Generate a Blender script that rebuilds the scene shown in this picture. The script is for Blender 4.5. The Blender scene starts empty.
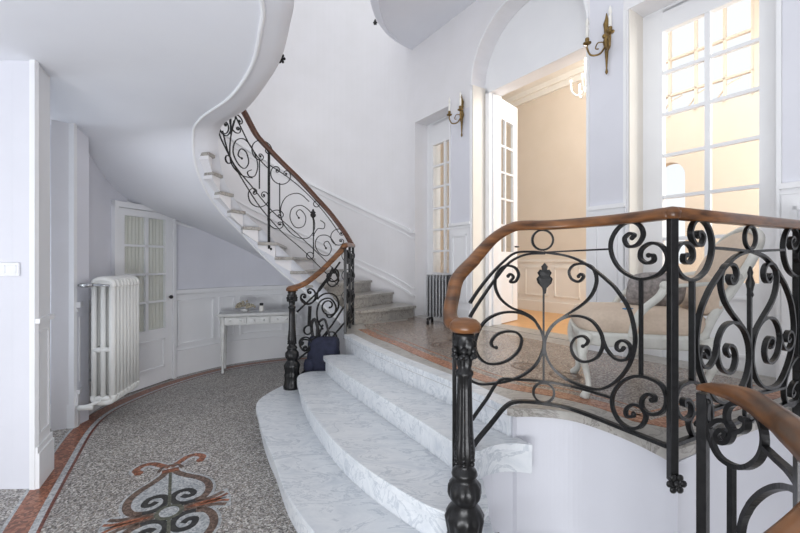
import bpy, math, random
from mathutils import Vector
from mathutils.geometry import tessellate_polygon
random.seed(7)
C = bpy.context.scene.collection
PI = math.pi
CH = 1.42                      # eye height
F = 400.0                      # focal length in pixels
HY = 262.0                     # horizon row

# ------------------------------------------------------------ camera
cam = bpy.data.cameras.new('camera'); co = bpy.data.objects.new('camera', cam); C.objects.link(co)
co.location = (0, 0, CH); co.rotation_euler = (PI/2, 0, 0)
cam.sensor_fit = 'HORIZONTAL'; cam.sensor_width = 36; cam.lens = 18.0
cam.shift_y = -4.5/800; cam.clip_start = 0.02
bpy.context.scene.camera = co
# ------------------------------------------------------------ world, lights, exposure
w = bpy.data.worlds.new('World'); bpy.context.scene.world = w; w.use_nodes = True
bg = w.node_tree.nodes['Background']; bg.inputs[0].default_value = (0.95, 0.97, 1.0, 1); bg.inputs[1].default_value = 0.92
vs = bpy.context.scene.view_settings
vs.view_transform = 'Standard'; vs.look = 'None'; vs.gamma = 1; vs.use_curve_mapping = False; vs.exposure = 0.28
def area(name, loc, tgt, sx, sy, power, col=(1, 1, 1)):
    l = bpy.data.lights.new(name, 'AREA'); l.shape = 'RECTANGLE'; l.size = sx; l.size_y = sy; l.energy = power; l.color = col
    o = bpy.data.objects.new(name, l); C.objects.link(o); o.location = loc
    o.rotation_euler = (Vector(tgt)-Vector(loc)).to_track_quat('-Z', 'Y').to_euler(); return o
area('skylight', (0.4, 3.2, 6.6), (0.2, 3.4, 0), 3.0, 3.5, 10, (1.0, 0.98, 0.96))
area('room_daylight', (3.70, 2.95, 2.6), (1.2, 6.4, 2.0), 1.2, 2.6, 42, (1.0, 0.98, 0.94))
area('ceiling_fill', (-0.7, -1.5, 0.3), (-1.2, 2.2, 2.75), 3.0, 1.0, 115, (0.95, 0.97, 1.0))  # added fill light, low behind the camera, aimed up to brighten the ceiling
area('window_daylight', (-3.7, 3.05, 1.3), (-1.5, 3.3, 2.2), 0.6, 1.8, 9, (0.86, 0.92, 1.0))

# ------------------------------------------------------------ materials
def mat(name, col, rough=0.5, metal=0.0, spec=0.5):
    m = bpy.data.materials.new(name); m.use_nodes = True; b = m.node_tree.nodes['Principled BSDF']
    b.inputs['Base Color'].default_value = (*col, 1); b.inputs['Roughness'].default_value = rough
    b.inputs['Metallic'].default_value = metal; b.inputs['Specular IOR Level'].default_value = spec
    return m
def nd(m, t, **k):
    n = m.node_tree.nodes.new(t)
    for a, v in k.items(): setattr(n, a, v)
    return n
def lk(m, a, b): m.node_tree.links.new(a, b)
def ramp(m, stops, interp='LINEAR'):
    r = nd(m, 'ShaderNodeValToRGB'); e = r.color_ramp; e.interpolation = interp
    while len(e.elements) < len(stops): e.elements.new(0.5)
    for el, (p, c) in zip(e.elements, stops): el.position = p; el.color = (*c, 1)
    return r
def noisy(name, c1, c2, scale=8, rough=0.5, detail=4, stretch=(1, 1, 1), metal=0.0, bump=0.0, spec=0.5):
    m = mat(name, c1, rough, metal, spec); b = m.node_tree.nodes['Principled BSDF']
    tc = nd(m, 'ShaderNodeTexCoord'); mp = nd(m, 'ShaderNodeMapping'); mp.inputs['Scale'].default_value = stretch
    n = nd(m, 'ShaderNodeTexNoise'); n.inputs['Scale'].default_value = scale; n.inputs['Detail'].default_value = detail
    r = ramp(m, [(0.3, c1), (0.7, c2)])
    lk(m, tc.outputs['Object'], mp.inputs[0]); lk(m, mp.outputs[0], n.inputs['Vector']); lk(m, n.outputs['Fac'], r.inputs[0]); lk(m, r.outputs[0], b.inputs['Base Color'])
    if bump:
        bp = nd(m, 'ShaderNodeBump'); bp.inputs['Strength'].default_value = bump; bp.inputs['Distance'].default_value = 0.01
        lk(m, n.outputs['Fac'], bp.inputs['Height']); lk(m, bp.outputs[0], b.inputs['Normal'])
    return m
def terrazzo(name, stops, scale=70, rough=0.35):
    m = mat(name, (0.3, 0.3, 0.3), rough); b = m.node_tree.nodes['Principled BSDF']
    tc = nd(m, 'ShaderNodeTexCoord'); v = nd(m, 'ShaderNodeTexVoronoi'); v.inputs['Scale'].default_value = scale
    r = ramp(m, stops, 'CONSTANT'); sp = nd(m, 'ShaderNodeSeparateColor')
    n = nd(m, 'ShaderNodeTexNoise'); n.inputs['Scale'].default_value = 3; n.inputs['Detail'].default_value = 5
    mx = nd(m, 'ShaderNodeMix', data_type='RGBA', blend_type='MULTIPLY'); mx.inputs[0].default_value = 0.5
    r2 = ramp(m, [(0.3, (0.65, 0.65, 0.65)), (0.7, (1, 1, 1))])
    lk(m, tc.outputs['Object'], v.inputs['Vector']); lk(m, v.outputs['Color'], sp.inputs[0]); lk(m, sp.outputs[0], r.inputs[0])
    lk(m, tc.outputs['Object'], n.inputs['Vector']); lk(m, n.outputs['Fac'], r2.inputs[0])
    lk(m, r.outputs[0], mx.inputs[6]); lk(m, r2.outputs[0], mx.inputs[7]); lk(m, mx.outputs[2], b.inputs['Base Color'])
    return m
def marble(name, base, vein, grey, rough=0.28):
    m = mat(name, base, rough); b = m.node_tree.nodes['Principled BSDF']
    tc = nd(m, 'ShaderNodeTexCoord'); mp = nd(m, 'ShaderNodeMapping'); mp.inputs['Rotation'].default_value = (0.2, 0.1, 0.9); mp.inputs['Scale'].default_value = (1.0, 2.2, 1.4)
    n = nd(m, 'ShaderNodeTexNoise'); n.inputs['Scale'].default_value = 3.2; n.inputs['Detail'].default_value = 10; n.inputs['Roughness'].default_value = 0.65; n.inputs['Distortion'].default_value = 0.9
    r = ramp(m, [(0.34, grey), (0.47, base), (0.5, vein), (0.53, base), (0.75, grey)])
    n2 = nd(m, 'ShaderNodeTexNoise'); n2.inputs['Scale'].default_value = 5; n2.inputs['Detail'].default_value = 8; n2.inputs['Distortion'].default_value = 1.5
    r2 = ramp(m, [(0.3, (0.86, 0.875, 0.89)), (0.6, (1, 1, 1))])
    mx = nd(m, 'ShaderNodeMix', data_type='RGBA', blend_type='MULTIPLY'); mx.inputs[0].default_value = 0.8
    lk(m, tc.outputs['Object'], mp.inputs[0]); lk(m, mp.outputs[0], n.inputs['Vector']); lk(m, mp.outputs[0], n2.inputs['Vector'])
    lk(m, n.outputs['Fac'], r.inputs[0]); lk(m, n2.outputs['Fac'], r2.inputs[0]); lk(m, r.outputs[0], mx.inputs[6]); lk(m, r2.outputs[0], mx.inputs[7])
    lk(m, mx.outputs[2], b.inputs['Base Color'])
    return m
def g(v): return tuple(((x/255.0+0.055)/1.055)**2.4 if x > 10 else x/3294.6 for x in v)
M = {}
M['lav'] = noisy('lavender_paint', g((220, 221, 229)), g((224, 225, 233)), 3, 0.6)
M['wall'] = noisy('white_wall_paint', g((230, 229, 231)), g((234, 233, 236)), 3, 0.6)
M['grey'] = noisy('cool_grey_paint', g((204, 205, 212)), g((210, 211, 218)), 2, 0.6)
M['trim'] = noisy('white_trim_paint', g((236, 237, 240)), g((240, 241, 243)), 3, 0.45)
M['ceil'] = noisy('ceiling_paint', g((228, 230, 237)), g((232, 234, 240)), 2, 0.7)
M['peach'] = noisy('peach_plaster', g((222, 208, 190)), g((226, 212, 195)), 3, 0.6)
M['cream'] = noisy('cream_paint', g((236, 230, 220)), g((240, 235, 226)), 3, 0.5)
M['floor'] = terrazzo('grey_terrazzo', [(0, g((92, 88, 85))), (0.18, g((134, 129, 125))), (0.42, g((164, 160, 156))), (0.62, g((146, 136, 126))), (0.74, g((184, 181, 176))), (0.88, g((212, 209, 204)))], 120, 0.38)
M['lfloor'] = terrazzo('brown_terrazzo', [(0, g((112, 98, 88))), (0.25, g((142, 128, 118))), (0.5, g((160, 148, 138))), (0.7, g((130, 112, 100))), (0.85, g((176, 166, 156)))], 110, 0.22)
M['marble'] = marble('white_marble', g((222, 225, 228)), g((190, 196, 203)), g((204, 209, 215)))
M['gmarble'] = marble('grey_marble', g((176, 172, 166)), g((130, 125, 120)), g((152, 148, 142)))
M['orange'] = terrazzo('orange_mosaic', [(0, g((108, 62, 40))), (0.3, g((148, 90, 62))), (0.6, g((128, 74, 50))), (0.8, g((168, 112, 84)))], 70, 0.35)
M['lorange'] = terrazzo('red_stone_mosaic', [(0, g((140, 92, 66))), (0.4, g((168, 116, 86))), (0.8, g((184, 136, 106)))], 90, 0.25)
M['redline'] = terrazzo('red_mosaic', [(0, g((96, 48, 36))), (0.5, g((130, 72, 54)))], 80)
M['mwhite'] = terrazzo('white_mosaic', [(0, g((150, 155, 158))), (0.35, g((176, 180, 182))), (0.75, g((196, 198, 198)))], 90)
M['mbrown'] = terrazzo('brown_mosaic', [(0, g((84, 66, 56))), (0.5, g((112, 92, 80))), (0.8, g((128, 106, 92)))], 90)
M['mblack'] = terrazzo('black_mosaic', [(0, g((38, 38, 38))), (0.6, g((56, 55, 53)))], 90)
M['mgreen'] = terrazzo('olive_mosaic', [(0, g((84, 86, 74))), (0.6, g((104, 104, 90)))], 90)
M['iron'] = noisy('black_iron', g((24, 24, 25)), g((36, 36, 37)), 40, 0.33, metal=0.35, bump=0.15)
M['wood'] = noisy('oak_handrail', g((66, 40, 22)), g((138, 90, 50)), 3.5, 0.3, 8, (2, 2, 9), bump=0.05)
M['dwood'] = noisy('dark_handrail', g((66, 38, 26)), g((96, 58, 38)), 5, 0.35, 6, (3, 3, 14))
M['parquet'] = noisy('oak_parquet', g((206, 148, 84)), g((228, 176, 112)), 6, 0.3, 5, (1, 9, 1))
M['brass'] = noisy('aged_brass', g((112, 92, 58)), g((150, 124, 78)), 30, 0.35, metal=0.9)
M['candle'] = mat('candle_white', g((240, 238, 232)), 0.4)
M['rad'] = noisy('radiator_enamel', g((232, 233, 230)), g((236, 236, 233)), 4, 0.35)
M['hgrey'] = noisy('heater_grey', g((140, 142, 145)), g((152, 154, 157)), 6, 0.35, metal=0.2)
M['black'] = mat('black_plastic', g((30, 30, 32)), 0.5)
M['navy'] = noisy('navy_canvas', g((26, 30, 48)), g((40, 44, 66)), 25, 0.85, bump=0.4)
M['beige'] = noisy('beige_linen', g((200, 182, 164)), g((210, 192, 174)), 60, 0.9, bump=0.2)
M['chairpaint'] = noisy('grey_white_chair_paint', g((196, 196, 190)), g((214, 214, 208)), 18, 0.5)
M['greycloth'] = noisy('grey_patterned_cloth', g((112, 108, 108)), g((158, 152, 150)), 45, 0.9, 2)
M['curtain'] = noisy('sheer_curtain', g((222, 220, 210)), g((236, 234, 226)), 30, 0.9, 2, (1, 1, 0.05))
M['tablepaint'] = noisy('table_grey_paint', g((206, 207, 206)), g((220, 221, 220)), 12, 0.45)
M['petal'] = noisy('dried_petals', g((150, 140, 120)), g((196, 188, 168)), 30, 0.8)
M['blue'] = mat('blue_cloth', g((30, 110, 160)), 0.6)
M['steel'] = mat('chromed_valve', g((190, 192, 194)), 0.2, 0.9)
def glass():
    m = bpy.data.materials.new('window_glass'); m.use_nodes = True; nt = m.node_tree; nt.nodes.clear()
    o = nt.nodes.new('ShaderNodeOutputMaterial'); t = nt.nodes.new('ShaderNodeBsdfTransparent'); gl = nt.nodes.new('ShaderNodeBsdfGlossy')
    gl.inputs['Roughness'].default_value = 0.02; t.inputs[0].default_value = (0.97, 0.98, 0.98, 1); lw_ = nt.nodes.new('ShaderNodeLayerWeight'); pw = nt.nodes.new('ShaderNodeMath'); pw.operation = 'POWER'; pw.inputs[1].default_value = 4; fr = nt.nodes.new('ShaderNodeMath'); fr.operation = 'MULTIPLY_ADD'; fr.inputs[1].default_value = .5; fr.inputs[2].default_value = .03; nt.links.new(lw_.outputs['Facing'], pw.inputs[0]); nt.links.new(pw.outputs[0], fr.inputs[0]); mx = nt.nodes.new('ShaderNodeMixShader')
    nt.links.new(fr.outputs[0], mx.inputs[0]); nt.links.new(t.outputs[0], mx.inputs[1]); nt.links.new(gl.outputs[0], mx.inputs[2]); nt.links.new(mx.outputs[0], o.inputs[0])
    return m
M['glass'] = glass()

# ------------------------------------------------------------ mesh builder
V = Vector
class MB:
    def __init__(s): s.v = []; s.f = []; s.mi = []; s.cur = 0; s.sm = []; s.smooth = False
    def add(s, vs, fs):
        n = len(s.v); s.v += [tuple(x) for x in vs]
        for f in fs: s.f.append([i+n for i in f]); s.mi.append(s.cur); s.sm.append(s.smooth)
    def hexa(s, p):   # 8 points: bottom ring 0-3, top ring 4-7
        s.add(p, [(3, 2, 1, 0), (4, 5, 6, 7), (0, 1, 5, 4), (1, 2, 6, 5), (2, 3, 7, 6), (3, 0, 4, 7)])
    def box(s, x0, x1, y0, y1, z0, z1, fn=None):
        p = [(x0, y0, z0), (x1, y0, z0), (x1, y1, z0), (x0, y1, z0), (x0, y0, z1), (x1, y0, z1), (x1, y1, z1), (x0, y1, z1)]
        s.hexa([fn(*q) for q in p] if fn else p)
    def prism(s, poly, z0, z1):
        n = len(poly); v = [(x, y, z0) for x, y in poly]+[(x, y, z1) for x, y in poly]
        tr = tessellate_polygon([[V((x, y, 0)) for x, y in poly]])
        area2 = sum(poly[i][0]*poly[(i+1) % n][1]-poly[(i+1) % n][0]*poly[i][1] for i in range(n))
        fs = []
        for t in tr:
            a, b, c = [poly[i] for i in t]
            ccw = (b[0]-a[0])*(c[1]-a[1])-(b[1]-a[1])*(c[0]-a[0]) > 0
            t = tuple(t) if ccw else tuple(reversed(t))
            fs.append(tuple(i+n for i in t)); fs.append(tuple(reversed(t)))
        for i in range(n):
            j = (i+1) % n
            fs.append((i, j, j+n, i+n) if area2 > 0 else (j, i, i+n, j+n))
        s.add(v, fs)
    def sweep(s, frames, closed=False, cap=True):   # frames: list of rings of points
        k = len(frames[0]); n = len(frames); v = [p for fr in frames for p in fr]; fs = []
        for i in range(n if closed else n-1):
            a = i*k; b = ((i+1) % n)*k
            for j in range(k):
                j2 = (j+1) % k; fs.append((a+j, a+j2, b+j2, b+j))
        if cap and not closed: fs.append(tuple(range(k-1, -1, -1))); fs.append(tuple((n-1)*k+j for j in range(k)))
        s.add(v, fs)
    def tube(s, pts, r, k=8, closed=False, radii=None):
        pts = [V(p) for p in pts]; n = len(pts); fr = []
        up = None
        for i, p in enumerate(pts):
            if closed: t = pts[(i+1) % n]-pts[i-1]
            else: t = pts[min(i+1, n-1)]-pts[max(i-1, 0)]
            t = t.normalized() if t.length > 1e-9 else V((0, 0, 1))
            if up is None: up = V((0, 0, 1)) if abs(t.z) < 0.9 else V((1, 0, 0))
            u = (up-t*up.dot(t)); u = u.normalized() if u.length > 1e-6 else t.orthogonal().normalized(); up = u
            w_ = t.cross(u); rr = radii[i] if radii else r
            fr.append([p+u*rr*math.cos(2*PI*j/k)+w_*rr*math.sin(2*PI*j/k) for j in range(k)])
        o = s.smooth; s.smooth = True; s.sweep(fr, closed); s.smooth = o
    def lathe(s, prof, c=(0, 0, 0), k=24, flute=None):
        fr = []
        for r, z in prof:
            ring = []
            for j in range(k):
                a = 2*PI*j/k; rr = r*(flute(a, z) if flute else 1)
                ring.append((c[0]+rr*math.cos(a), c[1]+rr*math.sin(a), c[2]+z))
            fr.append(ring)
        o = s.smooth; s.smooth = True; s.sweep(fr); s.smooth = o
    def ball(s, c, r, k=8, sq=(1, 1, 1)):
        fr = []
        for i in range(k+1):
            a = -PI/2+PI*i/k; rr = max(math.cos(a), 0.02)*r
            fr.append([(c[0]+rr*sq[0]*math.cos(2*PI*j/(2*k)), c[1]+rr*sq[1]*math.sin(2*PI*j/(2*k)), c[2]+r*sq[2]*math.sin(a)) for j in range(2*k)])
        o = s.smooth; s.smooth = True; s.sweep(fr); s.smooth = o
    def build(s, name, mats, parent=None, bevel=0):
        me = bpy.data.meshes.new(name); me.from_pydata(s.v, [], s.f)
        for m in (mats if isinstance(mats, (list, tuple)) else [mats]): me.materials.append(m)
        me.polygons.foreach_set('material_index', s.mi); me.polygons.foreach_set('use_smooth', s.sm); me.update()
        import bmesh as _b
        bm = _b.new(); bm.from_mesh(me); _b.ops.recalc_face_normals(bm, faces=bm.faces); bm.to_mesh(me); bm.free()
        o = bpy.data.objects.new(name, me); C.objects.link(o)
        if parent: o.parent = parent; o.matrix_parent_inverse = parent.matrix_basis.inverted() if parent.get('_w') else o.matrix_parent_inverse
        if bevel:
            b = o.modifiers.new('bevel', 'BEVEL'); b.width = bevel; b.segments = 2; b.limit_method = 'ANGLE'
        return o
def struct(o): o['kind'] = 'structure'; return o
def tag(o, label, cat, group=None):
    o['label'] = label; o['category'] = cat
    if group: o['group'] = group
    return o
def thing(name, label, cat, loc=(0, 0, 0), rz=0, group=None, world=False):
    """Empty at the thing's base. With world=True the parts are given in world coordinates."""
    o = bpy.data.objects.new(name, None); C.objects.link(o); o.empty_display_size = 0.1
    o.location = loc; o.rotation_euler = (0, 0, rz)
    if world: WORLD[name+str(id(o))] = o; o['_w'] = 1
    return tag(o, label, cat, group)
WORLD = {}
def cat_rom(p, n=6, closed=False):
    p = [tuple(q) for q in p]; out = []; N = len(p); d = len(p[0])
    if N < 3 and not closed:
        return [tuple(p[0][k]+(p[1][k]-p[0][k])*i/n for k in range(d)) for i in range(n+1)]
    for i in range(N if closed else N-1):
        if closed: a, b, c, e = p[i-1], p[i], p[(i+1) % N], p[(i+2) % N]
        else: a, b, c, e = p[max(i-1, 0)], p[i], p[i+1], p[min(i+2, N-1)]
        for j in range(n):
            t = j/n; t2 = t*t; t3 = t2*t
            out.append(tuple(0.5*((2*b[k])+(-a[k]+c[k])*t+(2*a[k]-5*b[k]+4*c[k]-e[k])*t2+(-a[k]+3*b[k]-3*c[k]+e[k])*t3) for k in range(d)))
    if not closed: out.append(p[-1])
    return out
def off2(pts, d):   # offset an open plan polyline to its left by d
    out = []
    for i in range(len(pts)):
        a = V(pts[max(i-1, 0)][:2]); b = V(pts[min(i+1, len(pts)-1)][:2]); t = (b-a).normalized()
        out.append((pts[i][0]-t.y*d, pts[i][1]+t.x*d))
    return out
def band(mb, pts, d0, d1, z0, z1):
    """vertical strip of thickness d0..d1 (left offsets) between z0 and z1 (numbers or per point lists)"""
    A = off2(pts, d0); B = off2(pts, d1); n = len(pts)
    zz0 = z0 if isinstance(z0, list) else [z0]*n; zz1 = z1 if isinstance(z1, list) else [z1]*n
    mb.sweep([[(*A[i], zz0[i]), (*A[i], zz1[i]), (*B[i], zz1[i]), (*B[i], zz0[i])] for i in range(n)])
def mold(mb, pts, d, z, h=0.03, p=0.02):   # moulding strip sticking out to the left side of pts (d = wall offset)
    band(mb, pts, d-0.005, d+p, [q-h/2 for q in z] if isinstance(z, list) else z-h/2, [q+h/2 for q in z] if isinstance(z, list) else z+h/2)

# ------------------------------------------------------------ plan curves
LW = cat_rom([(.217, 5.80), (.07, 5.97), (-.18, 6.09), (-.6, 6.15), (-1.1, 6.14), (-1.64, 6.02), (-2.1, 5.80), (-2.42, 5.52), (-2.66, 5.18), (-2.81, 4.90), (-2.93, 4.55), (-3.0, 4.20), (-2.96, 3.9), (-2.885, 3.62), (-2.80, 3.43)], 6)
RAIL = [(.26, 1.66), (.246, 1.78), (.265, 1.90), (.35, 2.01), (.47, 2.075), (.60, 2.09), (.735, 2.09), (.87, 2.045), (.965, 1.93), (1.035, 1.79), (1.09, 1.60)]
RAIL = cat_rom(RAIL, 8)
RB = [(1.09, 1.60), (1.09+.891*1.55, 1.60+.454*1.55)]

class Curtain:
    def __init__(s, pts, pick='last'):
        s.p = [V(q) for q in pts]; s.c = [0]; s.pick = pick
        for i in range(1, len(pts)): s.c.append(s.c[-1]+(s.p[i]-s.p[i-1]).length)
        s.L = s.c[-1]
    def hit(s, x, y):
        r = (x-400)/F; best = None
        for i in range(len(s.p)-1):
            a, b = s.p[i], s.p[i+1]; fa = a.x-r*a.y; fb = b.x-r*b.y
            if fa*fb <= 0 and abs(fa-fb) > 1e-9:
                t = fa/(fa-fb); best = (s.c[i]+t*(s.c[i+1]-s.c[i]), (a+(b-a)*t).y)
                if s.pick == 'first': break
        if best is None:
            k = min(range(len(s.p)), key=lambda i: abs(s.p[i].x-r*s.p[i].y)); best = (s.c[k], s.p[k].y)
        return (best[0], CH-(y-HY)*best[1]/F)
    def P(s, a, z, off=0):
        i = 0
        while i < len(s.c)-2 and a > s.c[i+1]: i += 1
        d = s.p[i+1]-s.p[i]; t = (a-s.c[i])/(s.c[i+1]-s.c[i]); q = s.p[i]+d*t; d = d.normalized()
        return V((q.x-d.y*off, q.y+d.x*off, z)), V((-d.y, d.x, 0))
    def bar(s, az, th=0.011, dp=0.016, closed=False, mb=None, balls=(0, 0)):
        mb = mb or MB(); n = len(az); fr = []
        for i in range(n):
            a0 = az[i-1] if (closed or i > 0) else az[0]; a1 = az[(i+1) % n] if (closed or i < n-1) else az[-1]
            t = V((a1[0]-a0[0], a1[1]-a0[1])); t = t.normalized() if t.length > 1e-9 else V((1, 0))
            nx, nz = -t.y*th/2, t.x*th/2
            r = []
            for sx, so in ((1, 1), (1, -1), (-1, -1), (-1, 1)):
                p, nn = s.P(az[i][0]+nx*sx, az[i][1]+nz*sx, so*dp/2); r.append(p)
            fr.append(r)
        mb.sweep(fr, closed)
        for e, rad in zip((0, -1), balls):
            if rad: mb.ball(s.P(*az[e])[0], rad, 5)
        return mb
    def px(s, pts): return [s.hit(*q) for q in pts]
def circ(a, z, r, n=20, sq=1): return [(a+r*sq*math.cos(2*PI*i/n), z+r*math.sin(2*PI*i/n)) for i in range(n)]
def Z(pts, ox, oy, sc): return [(ox+x/sc, oy+y/sc) for x, y in pts]

# arch wall frame: t along the wall, d into the wall (away from the hall)
def W(t, d, z): return (.5523*t+.8336*d, 6.124-.8336*t+.5523*d, z)
def wall_holes(mb, outer, holes, d0, d1, fn=W):
    loops = [outer]+holes; pts = [p for l in loops for p in l]; n = len(pts)
    tr = tessellate_polygon([[V((a, b, 0)) for a, b in l] for l in loops])
    v = [fn(a, d0, b) for a, b in pts]+[fn(a, d1, b) for a, b in pts]; fs = []
    for t in tr: fs.append(tuple(t)); fs.append(tuple(i+n for i in reversed(t)))
    k = 0
    for l in loops:
        for i in range(len(l)):
            j = (i+1) % len(l); fs.append((k+i, k+j, k+j+n, k+i+n))
        k += len(l)
    mb.add(v, fs)
def rect(a0, a1, b0, b1): return [(a0, b0), (a1, b0), (a1, b1), (a0, b1)]
def wbox(mb, t0, t1, d0, d1, z0, z1, fn=W): mb.box(t0, t1, d0, d1, z0, z1, lambda a, b, c: fn(a, b, c))

#SECTION structure
LZ = .64
# --- floors
mb = MB(); mb.prism([(-4.5, -2.5), (2.0, -2.5), (2.0, .5), (1.25, .72), (1.09, 1.1), (1.06, 1.38), (.46, 1.44), (.46, 2.0), (.64, 2.3), (3.4, 2.3), (3.4, 7), (-4.5, 7)], -0.15, 0)
m0 = MB(); m0.prism([(-.5, .4), (3.4, .4), (3.4, 3.2), (-.5, 3.2)], -2.6, -2.5); struct(m0.build('floor_basement', M['gmarble']))
floor = struct(mb.build('floor', M['floor']))
# mosaic border following the curved wall
bo = [(-1.45, 1.0), (-1.72, 1.5), (-2.07, 2.096), (-2.42, 2.73), (-2.74, 3.34), (-2.87, 3.75), (-2.87, 4.1), (-2.80, 4.5), (-2.68, 4.85), (-2.5, 5.2), (-2.25, 5.5), (-1.95, 5.72), (-1.6, 5.88), (-1.1, 5.98), (-.7, 6.0)]
bo = cat_rom(bo, 5)
for nm, a, b, mm in (('mosaic_border', 0.012, -0.105, 'orange'), ('mosaic_line', -0.105, -0.140, 'mwhite'), ('mosaic_line', -0.140, -0.158, 'redline'), ('mosaic_line', 0.03, 0.012, 'mwhite')):
    m_ = MB(); band(m_, bo, a, b, -0.01, 0.0015); o = m_.build(nm, M[mm], floor)
# medallion: traced in its own frame, mirrored about both axes
cx, cy = -1.31, 2.27; e1 = V((.856, .517)); e2 = V((-.487, .873)).normalized(); e1 = V((e2.y, -e2.x))
def med(x, y):   # photo crop coordinates -> medallion frame
    px, py = 100+x/5.714, 440+y/5.714; s_ = (py-HY)/CH; q = V(((px-400)/s_-cx, F/s_-cy)); return (q.dot(e1), q.dot(e2))
def ribbon(mb, pts, wd, z, sx, sy, taper=False, curve=True):
    p = cat_rom(pts, 5) if curve else pts; n = len(p); L = []; R = []
    for i in range(n):
        a = V(p[max(i-1, 0)]); b = V(p[min(i+1, n-1)]); t = (b-a).normalized(); ww = wd*(min(1, 0.35+1.6*(1-i/(n-1))) if taper else 1)
        for S, k in ((L, 1), (R, -1)):
            q = V(p[i])+V((-t.y, t.x))*ww/2*k; q = e1*(q.x*sx)+e2*(q.y*sy); S.append((cx+q.x, cy+q.y))
    mb.sweep([[(*L[i], -0.005), (*L[i], z), (*R[i], z), (*R[i], -0.005)] for i in range(n)])
H_ = [med(*q) for q in [(470, 318), (500, 322), (535, 306), (520, 287), (480, 288), (435, 305), (413, 335), (430, 358), (480, 362), (545, 345), (598, 318), (624, 275), (612, 238), (565, 216), (505, 204), (452, 190), (415, 168)]]
hs = H_[:10]; hb = H_[9:]
fill_ = [med(*q) for q in [(402, 160), (452, 186), (505, 200), (565, 212), (615, 235), (630, 275), (603, 322), (548, 350), (480, 370), (402, 372)]]
pet = [med(*q) for q in [(410, 152), (450, 130), (500, 97), (550, 84), (588, 94), (574, 114)]]
m_w, m_b, m_br, m_or, m_g = MB(), MB(), MB(), MB(), MB()
for sx in (1, -1):
    for sy in (1, -1):
        q = [(cx+(e1*(x*sx)+e2*(y*sy)).x, cy+(e1*(x*sx)+e2*(y*sy)).y) for x, y in fill_]
        m_w.prism(q, -0.005, 0.0012)
        ribbon(m_w, hb, 0.075, 0.0014+.00005*sx, sx, sy); ribbon(m_w, pet, 0.085, 0.0016+.00005*sx, sx, sy)
        ribbon(m_b, hs, 0.036, 0.0026, sx, sy); ribbon(m_br, hb, 0.044, 0.0024, sx, sy); ribbon(m_or, pet, 0.046, 0.0022, sx, sy)
        q = e1*(pet[-1][0]*sx)+e2*(pet[-1][1]*sy); m_or.prism([(cx+q.x+.028*math.cos(a*.5), cy+q.y+.028*math.sin(a*.5)) for a in range(12)], -.004, .0023)
        ribbon(m_br, [(0.07, .014), (0.15, .034), (0.23, .044), (0.29, .075)], 0.028, 0.0024, sx, sy)
        ribbon(m_or, [(0.07, .006), (0.17, .014), (0.26, .018), (.31, .040)], 0.020, 0.0023, sx, sy)
        ribbon(m_w, [(0.05, 0.02), (0.32, 0.05)], 0.10, 0.0011, sx, sy, curve=False)
ribbon(m_g, [(0, 0.06), (0, 0.50)], 0.018, 0.0028, 1, 1, curve=False); ribbon(m_g, [(0, 0.06), (0, 0.50)], 0.018, 0.0028, 1, -1, curve=False)
ring = circ(0, 0, 0.075, 28); ring = [(cx+(e1*x+e2*y).x, cy+(e1*x+e2*y).y) for x, y in ring]; m_g.prism(ring, -0.005, 0.003)
ring = circ(0, 0, 0.05, 28); ring = [(cx+(e1*x+e2*y).x, cy+(e1*x+e2*y).y) for x, y in ring]; m_w.prism(ring, -0.005, 0.0036)
for sy in (1, -1):
    ribbon(m_br, [(-0.07, 0.53), (-0.05, 0.58), (0, 0.60), (0.05, 0.58), (0.07, 0.53)], 0.022, 0.0026, 1, sy)
    ribbon(m_or, [(-0.05, 0.515), (0.05, 0.515)], 0.05, 0.003, 1, sy, curve=False)
for m_, k in ((m_w, 'mwhite'), (m_b, 'mblack'), (m_br, 'mbrown'), (m_or, 'orange'), (m_g, 'mgreen')):
    m_.build('mosaic_medallion', M[k], floor)

# --- curved apse wall (lower hall and stairwell)
mb = MB(); band(mb, LW, -0.15, 0.0, 0.0, 6.8); struct(mb.build('wall_back', M['wall']))
# wainscot lower hall
def idx(pt, pts=LW): return min(range(len(pts)), key=lambda i: (pts[i][0]-pt[0])**2+(pts[i][1]-pt[1])**2)
iD0 = idx((-2.81, 4.90)); iD1 = idx((-3.0, 4.20))
mb = MB()
for seg in (LW[18:iD0+1], LW[iD1:]):
    band(mb, seg, 0, 0.012, 0.0, 1.05)
    mold(mb, seg, 0.012, 1.05, 0.045, 0.035); mold(mb, seg, 0.012, 1.00, 0.02, 0.015)
    mold(mb, seg, 0.012, 0.14, 0.28, 0.02); mold(mb, seg, 0.012, 0.30, 0.035, 0.03)
L_ = [0]
for i in range(1, len(LW)): L_.append(L_[-1]+(V(LW[i])-V(LW[i-1])).length)
def at_len(pts, cum, a):
    i = 0
    while i < len(cum)-2 and a > cum[i+1]: i += 1
    t = (a-cum[i])/(cum[i+1]-cum[i]); return tuple(pts[i][k]+(pts[i+1][k]-pts[i][k])*t for k in range(2))
def curved_panel(mb, a0, a1, z0, z1, d=0.012, wd=0.026, p=0.022, zf=None):
    n = max(2, int((a1-a0)/0.06)); zf = zf or (lambda a: 0)
    def seg(b0, b1, za, zb):
        k = max(2, int(abs(b1-b0)/0.06)+1); aa = [b0+(b1-b0)*i/(k-1) for i in range(k)]
        pts = [at_len(LW, L_, a) for a in aa]; band(mb, pts, d-0.002, d+p, [za+zf(a) for a in aa], [zb+zf(a) for a in aa])
    seg(a0, a1, z0, z0+wd); seg(a0, a1, z1-wd, z1); seg(a0, a0+wd, z0, z1); seg(a1-wd, a1, z0, z1)
a_d0 = L_[iD0]
aa = a_d0-0.08
for wdt in (0.50, 0.22, 0.62, 0.22, 0.62, 0.22):
    curved_panel(mb, aa-wdt, aa, 0.38, 0.94); aa -= wdt+0.07
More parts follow.
